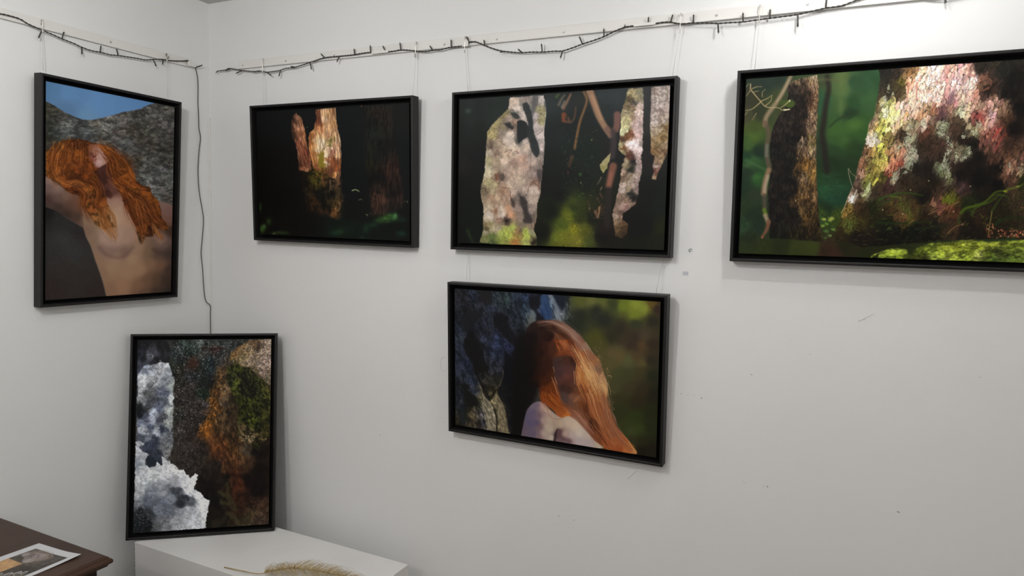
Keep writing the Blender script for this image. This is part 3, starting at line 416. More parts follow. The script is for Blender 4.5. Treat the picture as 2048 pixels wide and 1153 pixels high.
    for g in ("600,640 640,660 600,680", "545,690 530,760 550,850", "510,700 520,820", "590,880 600,960", "870,850 930,870 900,890 910,830", "690,740 740,770", "640,700 690,720", "720,870 820,830 760,930"):
        A.stroke(a(g), 1.0, (74, 44, 34), .6, .5, .8)
    for g in ("1105,850 1100,1000 1100,1150", "1200,60 1195,180 1130,340", "1150,640 1240,580 1280,540"): A.stroke(a(g), .8, (70, 60, 56), .6, .5, .7)
    for g in ("590,70 610,180 640,210 660,120 640,40", "420,260 460,300 440,320", "1060,330 1080,240 1150,170 1190,160", "1150,190 1200,230 1240,280", "690,260 800,270", "710,310 700,360", "810,320 820,420 850,500", "770,620 760,700 730,750", "740,740 800,760 790,800", "1150,650 1160,800 1150,860", "460,770 470,840", "610,720 700,710 690,760", "1230,150 1220,250 1235,330"):
        A.stroke(b(g), 1.1, (84, 52, 38), .7, .5, .8)
    A.dab(*b("620,110")[0], 4.5, 8, 0, (116, 80, 60), .8, .5); A.dab(*b("600,600")[0], 4, 5.5, .3, (138, 98, 76), .7, .5); A.dab(*b("760,740")[0], 4.5, 3.5, .2, (30, 22, 20), .9, .6)
    for p in ("1165,1040:5,9", "1130,1060:3,6"):
        q, r = p.split(':'); rr = [float(v) for v in r.split(',')]; A.dab(*b(q)[0], rr[0], rr[1], .1, (26, 22, 16), .8, .6)
    A.scatter(260, b("430,800")[0]+b("1180,1090")[0], (1.5, 4), (.7, 1.8), 1.2, 'base', 22, mask=T*A.poly(b("400,860 600,840 850,770 1130,820 1180,1090 380,1090"), 6), rel=(.7, 1.35), alpha=(.3, .7), jit=.6)
    A.stroke(a("1300,100 1320,290 1300,460 1290,600 1300,730 1290,900 1280,1050"), 1.3, (206, 198, 188), 1.3, .6, .6)
    # ---- right trunk
    T2 = A.poly(c("1000,85 1200,65 1205,400 1195,650 1195,900 1170,1000 1180,1153")+d("1140,100 1100,260 1100,380 1060,520 900,640 880,720 960,780 950,900 880,960 800,930 770,760 760,640 830,360 860,200 870,80 900,20")+c("900,1153 960,1000 900,960 860,900 870,820 880,700 900,560 900,440 950,260"), .9, 1.8, 5, 25)
    cp = (wz(c, "1050,120:150,138,104 1100,200:146,134,104 1160,150:120,116,96 1030,230:96,84,60 1000,330:120,106,80 980,420:150,140,110 1080,280:92,86,80 1060,350:130,112,88 1150,330:176,158,148 1130,420:184,166,158 1000,500:160,152,112 940,600:176,170,128 1050,480:150,126,104 920,680:184,184,148 960,650:180,178,140 1100,560:172,150,144 1160,560:160,140,136 1100,680:176,154,150 1160,700:168,146,140 1030,700:120,76,50 980,740:116,78,48 920,770:90,66,46 1050,850:206,190,190 1100,850:210,194,194 1150,900:186,170,168 1000,850:196,180,176 900,850:160,150,112 930,890:110,76,48 900,950:140,132,96 1010,1000:96,60,46 1100,980:180,160,156 1050,1010:84,56,48 1070,1080:40,40,38 960,1080:150,134,108 1130,1080:150,130,124 1180,850:130,116,112") +
          wz(d, "960,20:120,108,84 1000,60:50,50,44 1100,60:150,132,126 880,110:156,134,118 920,150:110,92,78 900,180:120,98,82 1000,150:134,120,100 1060,160:150,132,124 980,260:150,134,118 1050,260:150,132,124 900,300:160,144,134 880,340:166,150,142 960,320:132,116,96 1000,380:52,52,46 1080,330:130,112,104 850,400:140,116,102 880,440:120,100,84 950,480:130,108,92 1040,440:40,36,34 820,500:124,104,90 880,560:146,122,112 930,560:140,110,104 1030,540:126,104,90 820,600:120,100,86 800,680:150,130,116 850,660:120,98,84 900,640:100,76,68 820,740:130,108,86 880,800:100,76,50 840,850:100,80,54 920,850:76,56,36 850,930:84,66,44 900,900:66,50,32"))
    A.blend(T2, A.wash(cp, 1.6, 2.3, 1.8, 4)); A.contrast(T2, .3, 105); A.mul(1+T2*.08); A.grain(T2, .10, 4, 6, 250, .6); A.plates(T2, None, 4.5, 7, 251, .9, .08, .10, .55, wp=.7, mix=.6)
    A.scatter(240, c("860,80")[0]+c("1200,1153")[0], (.8, 3), (.5, 1.2), pi/4*3, 'base', 26, mask=T2, rel=(.6, 1.35), alpha=(.3, .75), jit=.7)
    A.scatter(240, d("750,100")[0]+d("1140,960")[0], (1, 3), (.5, 1.2), -.6, 'base', 27, mask=T2, rel=(.35, 1.5), alpha=(.4, .85), jit=.5)
    for g in ("1010,240 1030,300 960,360", "1000,350 1080,330", "940,340 960,310 990,330", "1060,260 1100,290", "1030,600 1000,680 950,720", "960,940 990,1000 1010,1010", "1080,980 1100,1010", "930,400 1000,420 1090,360"):
        A.stroke(c(g), 1.1, (64, 48, 36), .7, .5, .8)
    # far right trunk
    T3 = A.poly(c("1310,60 1570,40 1555,300 1535,800 1520,960 1450,1110 1420,1153 1320,1153 1350,1000 1300,970 1300,800 1290,620 1300,400"), 1.1, 1.2, 5, 28)
    T3 = np.maximum(T3, A.poly(d("1280,0 1405,0 1350,110 1330,200 1270,185 1300,90"), 1, 1.2, 4, 29))
    A.blend(T3, A.wash(wz(c, "1350,120:150,134,124 1450,120:176,162,154 1520,120:164,152,142 1400,220:182,168,160 1500,250:160,146,138 1350,300:164,150,144 1420,320:190,176,170 1380,380:164,144,138 1450,380:160,142,134 1350,440:176,162,154 1450,480:166,150,136 1350,560:184,170,162 1500,520:172,158,144 1500,600:120,98,66 1400,640:172,154,130 1340,680:164,146,124 1480,700:140,118,84 1350,800:140,118,86 1400,780:150,126,90 1450,760:128,102,66 1500,850:160,138,110 1340,930:120,94,62 1500,950:104,80,60 1420,1000:140,114,86 1380,1080:130,106,84 1440,1080:160,136,108 1360,1140:164,148,140")+wz(d, "1320,20:170,150,144 1350,60:130,96,80 1310,80:110,70,58 1330,140:120,90,72 1300,170:150,124,100"), 2.2, 2.0, 2, 5)); A.grain(T3, .15, 4, 4, 260, .8)
    A.scatter(260, c("1290,40")[0]+d("1410,200")[0], (1, 3.4), (.5, 1.1), 2.3, 'base', 30, mask=T3, rel=(.7, 1.3), alpha=(.25, .7), jit=.8)
    A.stroke(c("1300,610 1380,605 1460,570 1545,500"), 1.2, (110, 84, 60), .8, .6, .8); A.stroke(c("1300,600 1400,590 1500,525"), 1.2, (206, 194, 180), .8, .6, .7)
    # small flakes left of the right trunk
    P = A.poly(c("760,960 750,1060 690,1153 610,1130 660,1060 710,1010"), .7, 1, 4, 31); A.blend(P, (166, 156, 112)); P = A.poly(d("595,10 700,0 690,50 640,110 605,60"), .7, 1, 4, 32); A.blend(P, (150, 142, 92))
    A.scatter(60, c("620,960")[0]+d("700,100")[0], (.8, 2.2), (.5, 1), .5, [(190, 184, 140), (110, 96, 60), (140, 128, 80)], 33, mask=A.poly(c("760,960 750,1060 690,1153 610,1130")+d("700,0 640,110 605,60"), 1), alpha=(.5, .9), jit=1)
    for g, col, w in (("615,165 590,220 560,260", (130, 116, 96), 2), ("620,300 600,340", (120, 106, 94), 3), ("600,380 640,440", (76, 56, 44), 4), ("560,440 590,500", (70, 54, 44), 5), ("450,480 470,540", (50, 42, 34), 3), ("540,620 560,690", (116, 84, 62), 7), ("590,560 580,640 570,700", (160, 122, 90), 4.5), ("610,540 630,660", (70, 50, 40), 4), ("460,570 460,590", (130, 106, 70), 3)):
        A.stroke(d(g), w, col, w*.5, 1, .85)
    A.scatter(140, d("430,400")[0]+d("660,720")[0], (1, 3), (.5, 1.2), 1.2, [(70, 56, 44), (100, 76, 58), (44, 36, 30), (28, 24, 20)], 34, alpha=(.3, .7), jit=.7)

# ---- dark wood with one sunlit split trunk
def paint_cedar(A):
    a = Z(560, 205, 6.407); b = Z(505, 350, 6.3015)
    A.blend(np.ones((A.H, A.W)), A.wash(wz(a, "0,200:14,16,16 400,150:20,22,22 850,300:18,21,22 1000,600:15,19,20 900,1000:12,15,17 100,900:13,10,8 1600,200:24,25,25 1600,700:15,19,21")+wz(b, "300,300:8,6,4 150,100:8,7,6 600,600:10,10,8 1300,450:13,15,15 1200,700:16,28,20 1700,400:20,22,20 1900,650:14,18,15 1400,800:16,24,18 1900,100:16,19,19"), 6, 1.8))
    # second, dim trunk
    D = A.poly(a("1090,40 1440,20 1450,300 1500,650 1560,1000")+b("1900,250 1890,420 1650,500 1500,520 1490,350 1470,100")+a("1110,900 1090,600 1070,350"), 3, 2, 8, 3)
    A.blend(D*.95, A.wash(wz(a, "1110,120:38,36,26 1230,110:52,42,36 1400,300:44,38,32 1130,250:26,29,22 1220,420:34,38,32 1120,600:34,38,24 1140,780:42,42,22 1350,600:24,24,20 1250,700:24,27,22 1340,720:44,34,28 1450,820:76,48,36 1380,870:70,46,36 1300,950:24,20,16 1450,980:60,40,30 1150,1000:22,18,14 1250,1120:50,36,28 1530,1100:46,34,28")+wz(b, "1530,300:80,54,42 1600,250:96,66,50 1640,340:104,70,54 1560,420:86,60,46 1540,480:70,50,38 1750,260:36,30,26 1840,300:66,46,38 1800,420:40,34,30 1700,400:56,42,36"), 3, 2))
    A.mul(.78)
    A.grain(D, .35, 3, 14, 40, .08); A.mul(1-.25*D)
    A.scatter(140, (726, 210, 806, 432), (3, 9), (.5, 1.4), pi/2-.08, 'base', 4, mask=D, rel=(.6, 1.6), alpha=(.2, .6), jit=.12)
    # glowing trunk, left blade
    W = [(150, 96, 70), (196, 140, 104), (120, 70, 46), (214, 164, 124), (98, 54, 36), (170, 112, 82)]
    L = A.poly(a("165,150 200,125 270,180 310,330 350,550 395,720 400,870 345,900 300,880 240,860 220,640 190,500 140,420 140,250"), 1.2, 1.5, 5, 7)
    A.blend(L, A.wash(wz(a, "180,200:70,46,34 220,180:130,92,70 150,300:60,38,28 220,280:150,104,80 270,230:120,82,56 260,330:176,124,92 290,400:150,96,60 220,450:110,70,52 160,430:44,30,22 270,450:170,122,92 240,520:120,72,52 310,540:140,88,58 280,600:110,66,46 230,660:130,84,62 330,640:120,66,48 300,720:110,64,44 260,800:80,48,32 350,740:120,70,46 340,860:176,118,88 300,840:130,80,56 385,820:140,86,60"), 2, 2.2))
    A.grain(L, .25, 1.6, 10, 42, -.2)
    A.scatter(300, a("130,120")[0]+a("400,900")[0], (3, 9), (.4, 1.1), pi/2-.2, 'base', 8, mask=L, rel=(.5, 1.55), alpha=(.35, .8), jit=.07)
    # main blade
    M = A.poly(a("450,80 700,60 715,190 740,340 775,480 785,690 780,900 770,1050 740,1060 700,980 600,960 520,1000 430,860 400,730 370,600 360,450 380,380 430,330 460,200"), 1.0, 1.2, 5, 9)
    A.blend(M, A.wash(wz(a, "480,120:110,66,44 470,220:96,54,36 540,110:206,168,128 560,200:214,180,146 620,120:196,154,112 660,200:184,140,100 690,100:150,100,66 530,260:150,96,60 600,300:196,154,114 680,280:178,132,90 500,330:170,112,74 450,380:196,140,92 400,420:150,96,54 400,520:170,110,60 470,480:222,182,138 440,560:200,150,96 540,420:206,160,118 540,520:222,192,156 480,600:226,196,160 610,420:190,146,108 640,480:150,134,80 640,540:140,130,84 720,400:206,164,124 740,500:210,174,138 700,540:196,150,116 600,580:226,196,162 640,600:214,176,144 680,640:170,112,92 740,620:212,172,136 590,680:226,200,168 650,690:160,112,84 740,680:214,172,128 420,640:176,116,64 440,740:196,132,76 470,720:204,160,110 520,680:150,124,48 540,740:140,120,40 530,800:120,104,34 490,850:140,84,50 460,820:150,88,58 580,770:220,190,156 620,740:150,94,60 680,740:120,68,40 740,740:120,76,48 650,820:130,76,50 700,800:110,62,36 720,850:150,84,44 640,880:110,66,46 560,880:110,70,36 520,900:104,66,32 600,950:70,44,24 700,940:206,150,96 660,930:130,82,50 760,880:100,66,46 760,980:90,62,44 740,1040:84,60,44 450,900:84,66,24 480,960:80,72,24"), 2, 2.3))
    A.grain(M, .2, 1.6, 12, 41, -.05)
    A.scatter(520, a("370,70")[0]+a("785,1000")[0], (3, 10), (.35, 1.1), pi/2-.04, 'base', 10, mask=M, rel=(.6, 1.35), alpha=(.3, .8), jit=.1)
    for g in ("720,400 760,520 770,680", "700,340 730,400 750,560", "700,440 700,520 720,600 750,640", "690,420 690,480 705,560", "560,600 590,560 640,540", "560,640 560,760", "740,700 745,800 735,900 715,980", "370,470 390,600 440,760 480,820", "610,440 650,420 670,370", "620,490 660,480", "600,700 650,690 690,640", "640,700 700,720 760,700"):
        A.stroke(a(g), 1.0, (84, 46, 26), .6, .4, .8)
    A.stroke(a("705,60 710,120 718,190"), 1.4, (214, 178, 140), .8, .5, .85)
    A.blend(A.poly(a("540,600 560,660 555,770 600,800 560,830 500,840 480,800 500,690"), 1.2, 1, 4, 11)*.85, (132, 116, 38))
    # ragged dark foot
    F = A.poly(a("240,880 340,900 430,850 520,890 620,960 700,980 770,1000 785,1153")+b("1130,250 1130,450 1100,540 1000,540 850,500 700,450 650,200"), 5, 5, 7, 12)
    A.blend(F*.93, A.wash(wz(a, "300,1000:18,13,8 450,950:56,50,14 480,1020:62,56,20 560,1000:60,42,22 650,1050:50,40,26 740,1020:64,46,30")+wz(b, "750,350:40,26,12 720,200:34,24,12 850,250:16,15,10 900,400:14,12,8 1000,250:20,18,12 1090,250:48,38,22 1000,380:48,38,18 1050,430:104,72,42 1050,500:84,54,30 1080,400:84,62,36 800,450:34,22,12 850,480:40,26,16 950,450:34,24,12 1150,450:24,26,14"), 3, 2))
    A.grain(F, .4, 4, 6, 43)
    for g, col in (("640,1000 650,1080 630,1140", (110, 84, 64)), ("740,920 750,1000 730,1060", (116, 84, 62)), ("540,960 560,1040", (130, 88, 52)), ("700,900 705,970", (220, 160, 100)), ("1040,0 1045,40", (214, 160, 104))):
        A.stroke(a(g), 3, col, 1, .8, .8)
    A.scatter(200, b("680,100")[0]+b("1120,540")[0], (1, 4), (.5, 1.4), 1.3, 'base', 13, rel=(.5, 1.7), alpha=(.3, .7), jit=.4)
    A.scatter(60, a("400,820")[0]+a("620,1000")[0], (1, 3), (.7, 1.5), 1, [(110, 96, 34), (84, 60, 26), (140, 90, 46), (30, 22, 12)], 14, alpha=(.4, .8), jit=1)
    # leaves
    for g in ("345,310:14,16:46,74,34", "345,360:14,10:26,40,20", "840,660:12,14:22,34,26"):
        p, r, k = g.split(':'); rx, ry = [float(v)/6.4 for v in r.split(',')]; A.dab(*a(p)[0], rx, ry, .5, tuple(float(v) for v in k.split(',')), .9, .7)
    A.stroke(a("930,1130 965,1118 1010,1135"), 1.6, (150, 160, 110), 1.2, .6, .9)
    for g, w in (("1255,200 1300,188 1345,215", 1.9), ("1340,320 1365,308 1385,320", 1), ("1430,505 1448,505 1452,525", 1.4), ("1478,492 1486,486", 1), ("1950,335 1955,355", 1.2), ("1915,340 1930,335", .8)):
        A.stroke(b(g), w, (140, 150, 104), w*.6, .5, .85)
    for g in ("120,690:34,50:56,88,32", "140,660:30,30:60,90,44", "200,590:34,44:38,60,24", "95,410:14,50:44,72,30", "340,730:90,18:40,60,24", "270,745:20,14:80,92,50", "410,740:40,16:34,50,20", "1100,720:50,36:34,56,24", "1040,740:60,30:24,50,34", "1430,680:40,60:24,50,34", "1520,640:50,30:26,50,34", "1600,580:60,36:44,74,34", "1680,550:70,34:58,94,38", "1730,510:50,24:54,86,36", "1790,540:44,40:60,110,56", "1800,515:20,30:84,130,76", "1700,590:50,20:40,66,30", "1890,570:50,30:24,44,32", "1880,745:60,34:24,56,40", "1380,790:40,20:28,44,34", "1200,690:60,30:16,30,24"):
        p, r, k = g.split(':'); rx, ry = [float(v)/6.3 for v in r.split(',')]
        A.glow(*b(p)[0], rx, ry, tuple(float(v) for v in k.split(',')), .85)
    A.scatter(200, b("90,380")[0]+b("480,770")[0], (1, 3), (.6, 1.6), .6, 'base', 15, rel=(.5, 1.6), alpha=(.3, .6), jit=1)
    A.scatter(360, b("1000,470")[0]+b("1960,810")[0], (1, 4), (.6, 1.8), -.4, 'base', 17, rel=(.5, 1.6), alpha=(.3, .6), jit=.8)

# ---- white water beside a mossy rock
def paint_cascade(A):
    a = Z(260, 670, 5.767); b = Z(250, 870, 5.49)
    A.blend(np.ones((A.H, A.W)), A.wash(
        wz(a, "150,120:22,22,26 400,120:22,22,24 120,250:30,32,38 300,300:28,28,33 240,250:70,72,80 100,400:52,56,66 500,100:40,40,38 650,100:48,58,54 700,200:28,40,36 560,190:52,60,60 820,100:84,90,86 900,130:44,46,42 1000,90:50,56,52 1150,120:44,48,46 840,220:46,44,42 1000,170:44,28,24 1080,220:54,56,56 720,330:54,32,22 580,300:30,34,32 850,330:34,44,42 950,330:24,32,36 1050,330:54,52,50 1130,300:66,56,46 480,450:18,26,22 560,400:34,34,24 560,520:32,31,25 700,470:44,44,48 800,430:34,38,34 930,430:34,44,46 880,560:20,26,24 950,560:22,20,18 700,600:46,42,40 560,650:52,46,42 600,800:48,44,40 700,760:42,38,36 850,700:20,30,22 850,820:60,54,54 700,950:44,38,34 560,950:50,48,44 830,960:50,44,42 700,1100:46,40,38 560,1100:52,48,44 900,900:64,50,40"
                    " 1090,430:84,64,42 1040,520:84,62,36 1000,650:92,62,30 1080,600:92,72,46 1130,620:104,84,60 960,800:100,64,26 1100,800:76,64,48 930,930:120,78,30 1020,860:104,70,34 920,1040:130,82,30 1080,950:70,54,34 1150,900:50,38,24 1000,1060:84,60,34 1100,1080:70,54,36 880,1120:124,76,28 1200,760:36,30,18") +
        wz(b, "580,100:46,42,38 700,200:48,42,40 650,300:44,40,36 830,150:40,34,32 850,300:44,38,32 720,400:42,38,34 900,450:30,25,22 1000,60:84,52,28 1040,150:96,56,28 1050,250:80,48,28 1180,150:66,44,22 1180,60:60,42,24 1000,350:32,26,22 1130,350:70,44,26 1200,300:84,54,30 1290,250:84,58,34 1330,200:64,56,44 1350,330:50,34,22 1200,450:62,34,20 1250,550:66,34,18 1260,700:44,24,15 1250,800:40,24,15 1100,500:26,20,16 900,550:18,13,12 950,700:17,14,12 1000,850:20,16,12 1000,950:30,26,18 1450,400:14,9,7 1450,600:12,7,6 1350,500:15,9,8 1400,750:32,20,14 1500,780:60,42,28 1400,870:60,48,32 1500,870:72,54,42 1350,950:56,48,32 1450,940:60,46,36 1560,850:54,40,30 1450,200:14,10,7"), 3, 2.1))
    A.grain(1, .22, 6, 9, 5)
    A.plates(A.poly(a('490,60 1400,60 1160,330 1000,900 880,1153 480,1153'), 6), None, 2.6, 3.6, 55, .3, .5, .25, .5, wp=.5, mix=.8)
    A.plates(A.poly(b('480,0 900,0 900,450 560,340'), 6), None, 2.6, 3.6, 56, .3, .3, .2, .6, wp=.5, mix=.7)
    # wet glints over the curtain of drops
    wet = A.poly(a("490,80 1300,70 1160,240 1040,430 980,560 960,700 900,900 870,1153")+b("830,200 820,420 700,440 560,330 540,100")+a("490,1100 510,500 450,380 490,200"), 4)
    A.scatter(1500, a("440,70")[0]+a("1300,1150")[0], (.7, 2.0), (.4, .9), 1.2, [(150, 154, 156), (104, 108, 110), (190, 192, 194), (76, 84, 84), (24, 28, 28), (14, 18, 18)], 6, mask=wet, alpha=(.25, .8), jit=.6)
    A.scatter(240, a("490,80")[0]+a("1160,430")[0], (1.0, 3.0), (.6, 1.5), .8, [(128, 140, 136), (96, 112, 106), (20, 30, 26), (60, 76, 70)], 7, mask=wet, alpha=(.4, .85), jit=1)
    A.scatter(380, (345, 870, 410, 945), (.7, 2), (.4, 1), 1.2, [(120, 112, 106), (88, 80, 74), (26, 22, 20), (150, 146, 142)], 8, mask=wet, alpha=(.2, .6), jit=.6)
    A.glow(*a("740,350")[0], 12, 11, (50, 28, 18), .75); A.glow(*a("880,600")[0], 7, 20, (18, 24, 20), .7); A.stroke(a("840,160 960,170 1130,165"), 3, (44, 20, 16), 2, 1.4, .8)
    # ochre flank texture
    A.grain(A.poly(a('1180,330 1240,800 1250,1153')+b('1250,900 1180,600 1000,300 940,0')+a('860,1100 980,600'), 8), .25, 4, 8, 57, -.2)
    A.scatter(500, a("880,400")[0]+a("1200,1150")[0], (1, 4), (.5, 1.4), 1.9, 'base', 9, rel=(.55, 1.6), alpha=(.25, .65), jit=.4)
    A.scatter(500, b("850,0")[0]+b("1420,900")[0], (1, 4), (.5, 1.4), 1.6, 'base', 10, rel=(.6, 1.5), alpha=(.25, .6), jit=.5)
    for p in ("1100,660", "1060,820", "1120,930", "920,800", "1000,1010"): A.dab(*a(p)[0], 1.2, 1.6, 0, (170, 160, 140), .8)
    A.mul(1-.12*A.poly(a('1180,330 1240,800 1250,1153')+b('1250,900 1180,600 1000,300 940,0')+a('860,1100 980,600'), 10))
    # pale rock top right
    Rk = A.poly(a("1390,70 1650,60 1650,620 1560,560 1500,470 1400,410 1290,370 1230,330 1150,330 1180,210 1290,130"), 1.4, 2, 5, 11)
    A.blend(Rk, A.wash(wz(a, "1450,90:92,72,50 1600,100:146,130,116 1500,160:60,50,38 1400,200:120,104,80 1300,180:110,90,58 1250,150:90,64,36 1550,200:132,116,102 1450,260:120,104,86 1300,270:112,98,70 1200,260:100,76,44 1600,300:136,120,110 1420,320:124,108,92 1500,380:120,106,94 1550,440:110,96,86 1340,340:110,98,76 1600,520:84,76,60 1210,330:84,76,44 1450,440:80,72,48"), 2.5, 2))
    A.mul(1+.15*Rk); A.plates(Rk, None, 4.5, 3.2, 58, -.7, .3, .2, .45, wp=.6, mix=.85); A.grain(Rk, .2, 2, 2, 580)
    A.scatter(300, a("1150,60")[0]+a("1650,620")[0], (1.2, 4), (.6, 1.7), -.75, [(150, 134, 118), (104, 86, 66), (54, 42, 30), (170, 154, 142), (80, 64, 46), (34, 26, 18)], 12, mask=Rk, alpha=(.3, .8), jit=.6)
    # moss
    Ms = A.poly(a("1130,380 1220,330 1290,380 1400,400 1500,500 1600,600 1630,700 1620,1000 1600,1153")+b("1590,40 1500,90 1470,190 1440,150 1300,80 1250,30")+a("1230,1100 1240,950 1270,850 1200,700 1120,560"), 1.8, 3, 6, 13)
    A.blend(Ms, A.wash(wz(a, "1170,420:56,58,26 1180,540:52,56,28 1250,400:60,64,20 1240,560:74,78,30 1320,470:24,20,12 1300,600:26,24,14 1400,460:58,56,28 1350,650:36,34,16 1240,650:66,70,26 1450,640:24,26,12 1480,560:50,52,22 1550,600:60,60,26 1400,800:56,62,18 1500,780:50,50,20 1320,900:40,44,12 1450,900:30,30,14 1400,960:70,80,24 1330,1000:36,40,12 1530,900:56,58,22 1450,1040:52,58,16 1580,820:64,66,28 1590,700:76,76,34 1500,1060:44,42,18 1290,1100:90,76,48 1240,1050:84,72,46")+wz(b, "1350,60:130,112,84 1320,30:110,92,60 1400,40:100,84,56 1500,60:96,82,50 1450,100:40,36,16 1470,150:64,66,26 1550,40:60,56,26"), 2.4, 2.1))
    A.mul(1-.22*Ms); A.grain(Ms, .5, 4, 6, 59, -.4); A.plates(Ms, None, 2.4, 3.4, 590, -.4, .35, .2, .5, wp=.7, mix=.7)
    A.scatter(500, a("1120,340")[0]+(545, 905), (1, 3.6), (.45, 1.2), 1.9, [(96, 104, 32), (58, 66, 20), (120, 122, 48), (26, 26, 12), (16, 16, 10), (80, 84, 30)], 14, mask=Ms, alpha=(.25, .7), jit=.7)
    A.scatter(70, b("1230,0")[0]+b("1560,110")[0], (1, 3), (.7, 1.6), .4, [(166, 150, 116), (120, 98, 60), (40, 32, 20), (190, 176, 146)], 15, mask=A.poly(b("1240,0 1450,0 1420,80 1370,100 1260,90"), 2)+A.poly(b("1460,60 1560,30 1550,70 1480,100"), 2), alpha=(.5, .9), jit=.8)
    # pool plants, dim
    for g in ("1120,540 1130,610", "1030,630 1110,680 1160,760", "1050,740 1130,760 1190,820", "1130,650 1180,740 1220,830", "1120,860 1190,880 1240,950", "1160,900 1220,930 1250,980"): A.stroke(b(g), 7, (58, 58, 34), 4, 2, .6)
    A.scatter(70, b("1000,520")[0]+b("1260,980")[0], (2, 5), (.6, 1.4), .9, [(70, 72, 44), (84, 86, 54), (50, 50, 28)], 17, mask=A.poly(b("1010,620 1100,530 1160,560 1170,700 1260,860 1260,980 1130,930 1110,820 1030,760"), 5), alpha=(.2, .5), jit=.4)
    A.scatter(90, b("1320,720")[0]+b("1580,980")[0], (.7, 2), (.5, 1), 1, [(130, 116, 100), (90, 70, 52), (60, 46, 32), (150, 138, 124)], 18, alpha=(.3, .7), jit=1)
    A.stroke(b("1230,60 1250,200 1240,350 1270,470"), 1.6, (24, 14, 9), 1, .8, .7)
    # ---- upper fall
    U = A.poly(a("75,470 130,390 180,360 300,345 360,325 440,330 460,420 510,520 500,700 490,1000 485,1153")+b("540,80 480,260 400,330 210,280 110,120")+a("60,1153"), 1.2, 3, 6, 19)
    A.blend(U, A.wash(wz(a, "150,420:110,116,128 250,380:112,116,124 400,350:140,144,150 350,420:124,126,130 200,500:146,150,154 120,550:152,156,160 300,550:122,124,128 250,620:96,98,102 400,560:100,104,110 420,480:116,120,126 100,700:122,124,128 200,700:78,80,82 130,760:110,112,116 260,760:64,66,72 90,870:28,30,34 110,930:30,33,40 200,850:60,62,66 350,650:96,100,112 400,680:74,80,94 480,600:116,122,120 470,760:140,144,146 400,780:80,86,96 330,850:84,90,106 270,900:132,138,150 260,1000:126,130,140 330,1000:74,78,88 400,950:66,70,74 450,900:132,136,134 440,1040:120,124,122 150,960:78,84,98 100,1020:92,98,112 130,1100:124,128,134 220,1080:70,76,90 300,1120:134,138,146 370,1100:60,66,80")+wz(b, "250,20:100,106,114 150,40:70,74,84 270,120:56,62,78 320,60:60,66,80 430,60:96,100,104 420,150:90,94,96 480,200:104,104,104 300,200:54,58,70 250,300:36,42,52 350,230:52,58,70"), 2.5, 2.1))
    A.contrast(U, .45, 96); A.mul(1+.12*U); A.grain(U, .16, 6, 5, 20); A.grain(U, .1, 2, 2, 201)
    A.scatter(700, a("70,330")[0]+a("520,1150")[0], (.7, 2.6), (.5, 1.4), 1.2, 'base', 21, mask=U, rel=(.7, 1.4), alpha=(.2, .55), jit=1)
    A.scatter(420, a("380,500")[0]+b("560,330")[0], (.6, 2.0), (.5, 1.2), 1.2, [(190, 192, 192), (150, 154, 156), (110, 112, 112), (50, 52, 54)], 22, mask=A.poly(a("470,520 510,530 500,1150")+b("540,100 490,290 400,320 370,180")+a("370,1000 440,700"), 4), alpha=(.4, .9), jit=.6)
    A.scatter(24, a("180,220")[0]+a("290,290")[0], (1, 3), (.6, 1.6), .3, [(150, 152, 158), (110, 112, 120)], 23, mask=A.poly(a("190,235 240,215 290,260 270,300 220,270"), 2), alpha=(.5, .9)); A.dab(*a("345,310")[0], 2.4, 3, 0, (112, 114, 122), .8)
    # ---- lower foam
    Fm = A.poly(b("105,80 160,78 205,110 150,140 180,190 250,220 215,290 250,360 320,360 345,300 400,350 395,240 450,290 490,290 500,330 550,345 590,390 640,385 660,430 720,480 770,432 795,440 780,510 760,600 830,640 870,700 925,715 910,830 880,950 885,1020 78,1085 100,400"), .6, 2.4, 4, 24)
    A.blend(Fm, A.wash(wz(b, "140,100:150,154,160 130,200:160,164,168 180,270:150,154,160 130,330:130,136,148 200,400:158,162,166 150,500:166,170,174 300,430:166,170,172 440,320:168,170,174 450,420:172,174,178 560,400:176,178,180 550,500:150,152,158 630,430:174,176,180 720,500:176,178,182 770,450:192,194,196 650,560:170,172,178 760,540:186,188,192 700,620:176,178,184 820,660:188,190,194 900,730:190,192,194 850,800:178,180,184 880,900:176,178,180 800,900:160,162,166 750,980:166,168,172 650,950:150,153,158 600,850:132,135,142 700,830:150,153,158 550,620:76,80,88 650,700:66,70,78 600,750:60,64,70 720,740:96,100,106 500,700:118,124,134 400,640:130,134,142 300,650:120,125,135 400,750:104,110,122 250,720:96,102,114 150,640:150,154,158 130,780:120,124,130 150,850:50,54,58 250,850:70,74,80 200,930:46,50,54 130,1000:44,50,54 250,1000:40,44,46 350,820:110,116,126 480,830:104,110,120 400,950:110,113,118 350,1000:96,100,102 450,1020:120,122,126 550,970:140,142,146 600,1010:150,152,155"), 2, 2.2))
    A.contrast(Fm, .5, 128); A.mul(1+.08*Fm); A.grain(Fm, .1, 5, 4, 25); A.plates(Fm, None, 4, 3, 251, .3, .07, .12, .85, wp=.8, mix=.8)
    A.scatter(1100, b("80,70")[0]+b("930,1080")[0], (.8, 3), (.5, 1.5), .5, 'base', 26, mask=Fm, rel=(.75, 1.22), alpha=(.25, .7), jit=1.2)
    A.scatter(200, b("90,760")[0]+b("420,1070")[0], (.6, 2), (.5, 1.2), .8, [(150, 154, 158), (36, 42, 44), (110, 116, 120), (28, 34, 32)], 27, mask=Fm, alpha=(.3, .8), jit=1)
    A.blend(A.poly(b("220,280 260,250 330,290 400,300 395,335 345,300 320,355 260,375 215,330"), 1, 2, 4, 28)*.9, (34, 40, 50))

